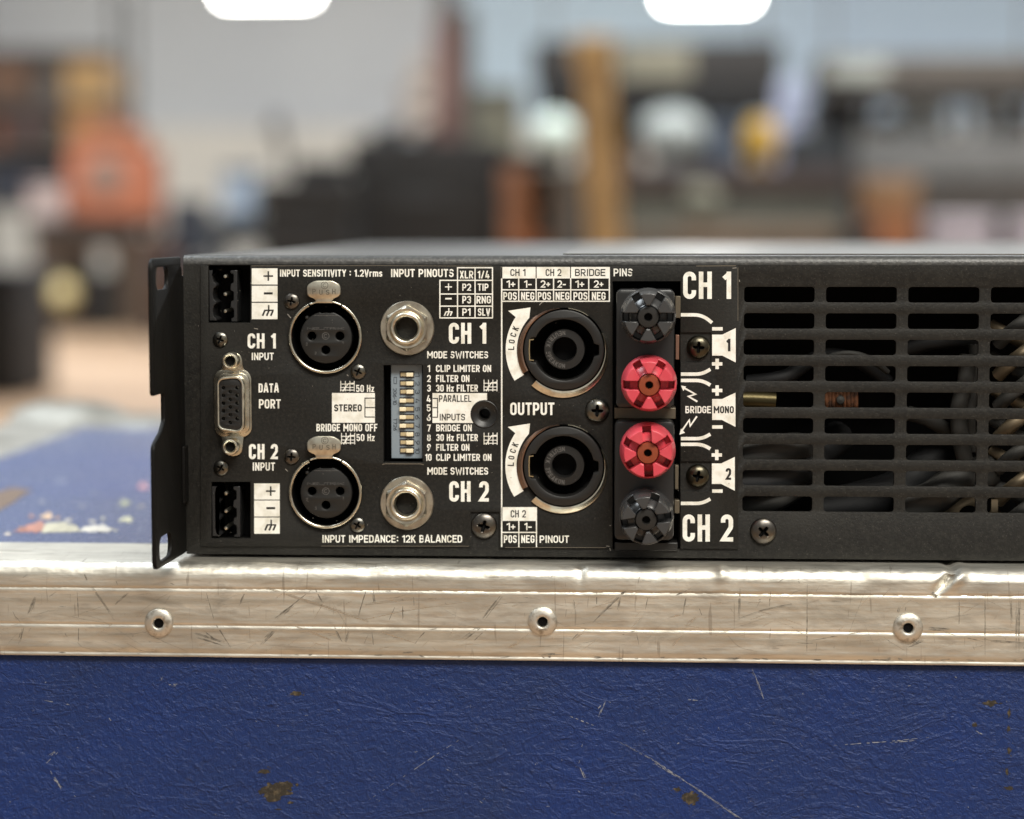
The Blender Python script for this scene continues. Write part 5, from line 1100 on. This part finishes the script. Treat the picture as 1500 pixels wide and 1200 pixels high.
# overhead cabinets
def overhead(r_, Y, lab, endc, midc, underc, midr):
    x0, x1, z0, z1 = rect(*r_, Y); c = thing('overhead_cabinet', lab, 'cabinet', ((x0+x1)/2, Y+250, z0))
    MB().box(x0, x1, Y, Y+500, z0+(z1-z0)*.42, z1).build('carcass', bm_(endc), c, bevel=8)
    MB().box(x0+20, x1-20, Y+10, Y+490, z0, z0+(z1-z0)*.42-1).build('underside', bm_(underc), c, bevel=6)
    a, b = P(midr[0], 0, Y)[0], P(midr[1], 0, Y)[0]; MB().box(a, b, Y-14, Y-1, z0+(z1-z0)*.45, z1-25).build('door', bm_(midc), c, bevel=4)
    for x in (x0+80, x1-80): MB().tube([(x, Y+250, z1), (x, Y+250, z1+2600)], 12, 6).build('hanging_rod', bm_((140, 140, 140)), c)
    return c
overhead((780, 58, 1146, 164), 9300, 'dark overhead cabinet with a beige door above the mint ball and grey drum', (60, 56, 53), (166, 160, 138), (12, 12, 13), (904, 1014))
overhead((1198, 80, 1540, 146), 9600, 'taupe overhead cabinet at the upper right', (120, 110, 98), (176, 178, 168), (70, 64, 58), (1214, 1300))
# right side bench
zc2 = counter(1252, 1560, 196, 262, 9700, 'wide grey taupe counter at the right edge', (142, 140, 136), (96, 88, 80), (88, 80, 74), None)
boxy('plastic_tub', 'pale blue white tub on the right counter beside the purple bottle', 'tub', (1320, 148, 1388, 195.6), 9900, 220, (206, 220, 228), lid=(196, 208, 216))
boxy('plastic_tub', 'pale blue white tub at the right edge of the right counter', 'tub', (1436, 142, 1484, 195.6), 9900, 220, (214, 226, 236), lid=(200, 212, 222))
x0, x1, z0, z1 = rect(1400, 146, 1418, 195.6, 9900); bt = thing('bottle', 'slim purple bottle between the two pale tubs', 'bottle', ((x0+x1)/2, 9930, zc2))
mb = MB(); mb.lathe([(.01, 0), (26, 0), (28, 90), (12, 120), (12, 150), (.01, 150)], 0, 0, 16); mb.v = [((x0+x1)/2+x, 9930+z, zc2+1+y) for x, y, z in mb.v]; mb.build('body', bm_((136, 100, 124)), bt)
MB().lathe([(.01, 0), (14, 0)], 0, 0, 8)
mb = MB(); mb.lathe([(.01, 151), (14, 151), (14, 172), (.01, 172)], 0, 0, 12); mb.v = [((x0+x1)/2+x, 9930+z, zc2+y) for x, y, z in mb.v]; mb.build('cap', bm_((110, 80, 100)), bt)
boxy('wooden_crate', 'orange brown wooden crate before the right counter', 'crate', (1268, 262, 1344, 420), 8600, 350, (192, 124, 74), lid=(180, 136, 92), band=(176, 92, 44), floor=True)
boxy('black_box', 'small black box left of the orange brown crate', 'box', (1246, 326, 1280, 420), 8400, 150, (24, 24, 26), lid=(30, 30, 30), floor=True)
boxy('plastic_crate', 'pale lavender crate low before the right counter', 'crate', (1364, 318, 1456, 420), 8500, 300, (172, 164, 172), lid=(182, 174, 182), floor=True)
boxy('plastic_crate', 'pale lavender crate cut off by the right edge', 'crate', (1482, 318, 1570, 420), 8500, 300, (176, 168, 176), lid=(186, 178, 186), floor=True)

# more of the clutter that fills the shelves and counters
Y = 12500
sb = MB().box(*[P(-58, 0, Y+470)[0], P(170, 0, Y+470)[0]], Y+470, Y+480, P(0, 300, Y)[2], P(0, 62, Y)[2]); sb.build('back_panel', bm_((128, 116, 104)), sh)
for (nm, lb, ct_, a, b, t_, bo, c1, c2) in [('storage_box', 'small grey box between the dark brown and amber boxes on the top shelf', 'box', 56, 92, 108, 149.8, (140, 132, 124), (120, 112, 104)),
        ('paint_tin', 'small orange brown tin at the far left end of the middle shelf', 'tin', -14, 4, 172, 215.8, (176, 100, 60), (150, 90, 60)),
        ('storage_box', 'small grey green box between maroon and amber brown boxes', 'box', 80, 94, 176, 215.8, (130, 136, 120), (110, 116, 104)),
        ('storage_box', 'slate grey box right of the navy box on the lower shelf', 'box', 60, 98, 244, 299.8, (96, 100, 104), (86, 90, 96))]:
    on(nm, lb, ct_, a, b, t_, bo, 40, 240, c1, lid=c2)
Y = 10500
boxy('drawer_unit', 'brown drawer unit standing under the bench behind the pale yellow ball', 'drawers', (52, 346, 124, 470), Y+330, 240, (120, 100, 82), lid=(96, 80, 68), band=(140, 118, 98), floor=True)
boxy('drawer_unit', 'beige drawer unit under the right end of the bench', 'drawers', (164, 352, 200, 470), Y+330, 240, (160, 140, 118), lid=(130, 112, 96), band=(150, 130, 110), floor=True)
boxy('tool_box', 'dark grey tool box lying on the lower black road case', 'tool box', (430, 236, 500, 267.6), 8380, 260, (60, 60, 62), lid=(70, 70, 72), handle=(40, 40, 40))
boxy('equipment_rack', 'dark equipment rack behind the wooden post below the overhead cabinet', 'rack', (846, 158, 936, 420), 9500, 400, (58, 54, 52), lid=(48, 46, 46), band=(90, 86, 80), floor=True)
boxy('equipment_rack', 'tall dark slate rack behind the grey drum and slate blue tub', 'rack', (1000, 158, 1092, 420), 9750, 300, (66, 68, 72), lid=(52, 54, 58), band=(104, 108, 112), floor=True)
boxy('equipment_rack', 'grey rack behind the dark slate box at the end of the counter', 'rack', (1190, 146, 1262, 420), 9900, 300, (120, 122, 126), lid=(96, 98, 102), band=(150, 152, 158), floor=True)
boxy('equipment_box', 'dark brown box low on the right counter behind the bottle', 'box', (1300, 168, 1316, 195.6), 9850, 160, (84, 72, 64), lid=(70, 62, 58))
boxy('equipment_box', 'black amplifier sized box lying on the wooden cabinet', 'box', (734, 222, 792, 245.6), 8260, 300, (40, 38, 38), lid=(48, 46, 44))
boxy('storage_crate', 'dark taupe crate on the floor between the two lavender crates', 'crate', (1458, 306, 1480, 420), 8560, 260, (84, 78, 76), lid=(72, 68, 66), floor=True)

# small things on tops and shelves
rb = random.Random(21)
def small(px0, px1, pyb, Y, hs_, labels, cols_):
    """a row of small tins and boxes standing on a surface at photo height pyb"""
    x = px0
    for i, (lb, c1) in enumerate(zip(labels, cols_)):
        w_ = (px1-px0)/len(labels); boxy('small_box' if i % 2 else 'tin', lb, 'box' if i % 2 else 'tin', (x+1, pyb-hs_[i % len(hs_)], x+w_-2, pyb-.4), Y, 120, c1, lid=tuple(int(v*.8) for v in c1)); x += w_
small(905, 942, 246, 9120, (26, 40), ['small dark tin on the counter against the wooden post', 'brown box on the counter left of the grey drum'], [(60, 56, 54), (130, 92, 70)])
small(1256, 1300, 196, 9780, (30, 44, 22), ['small white tin at the left end of the right counter', 'dark grey box second from the left end of the right counter', 'tan tin third from the left end of the right counter'], [(214, 214, 210), (66, 66, 70), (176, 146, 110)])
small(1486, 1520, 196, 9780, (34, 48), ['dark tin at the right edge of the right counter', 'brown box at the right edge of the right counter'], [(60, 58, 62), (120, 92, 76)])
small(540, 640, 204, 8700, (14, 22, 10, 18), ['small grey tin on the left end of the tall black case', 'low black box second on the tall black case', 'small silver tin third on the tall black case', 'dark brown box at the right on the tall black case'], [(120, 122, 124), (40, 40, 42), (190, 192, 196), (86, 68, 58)])
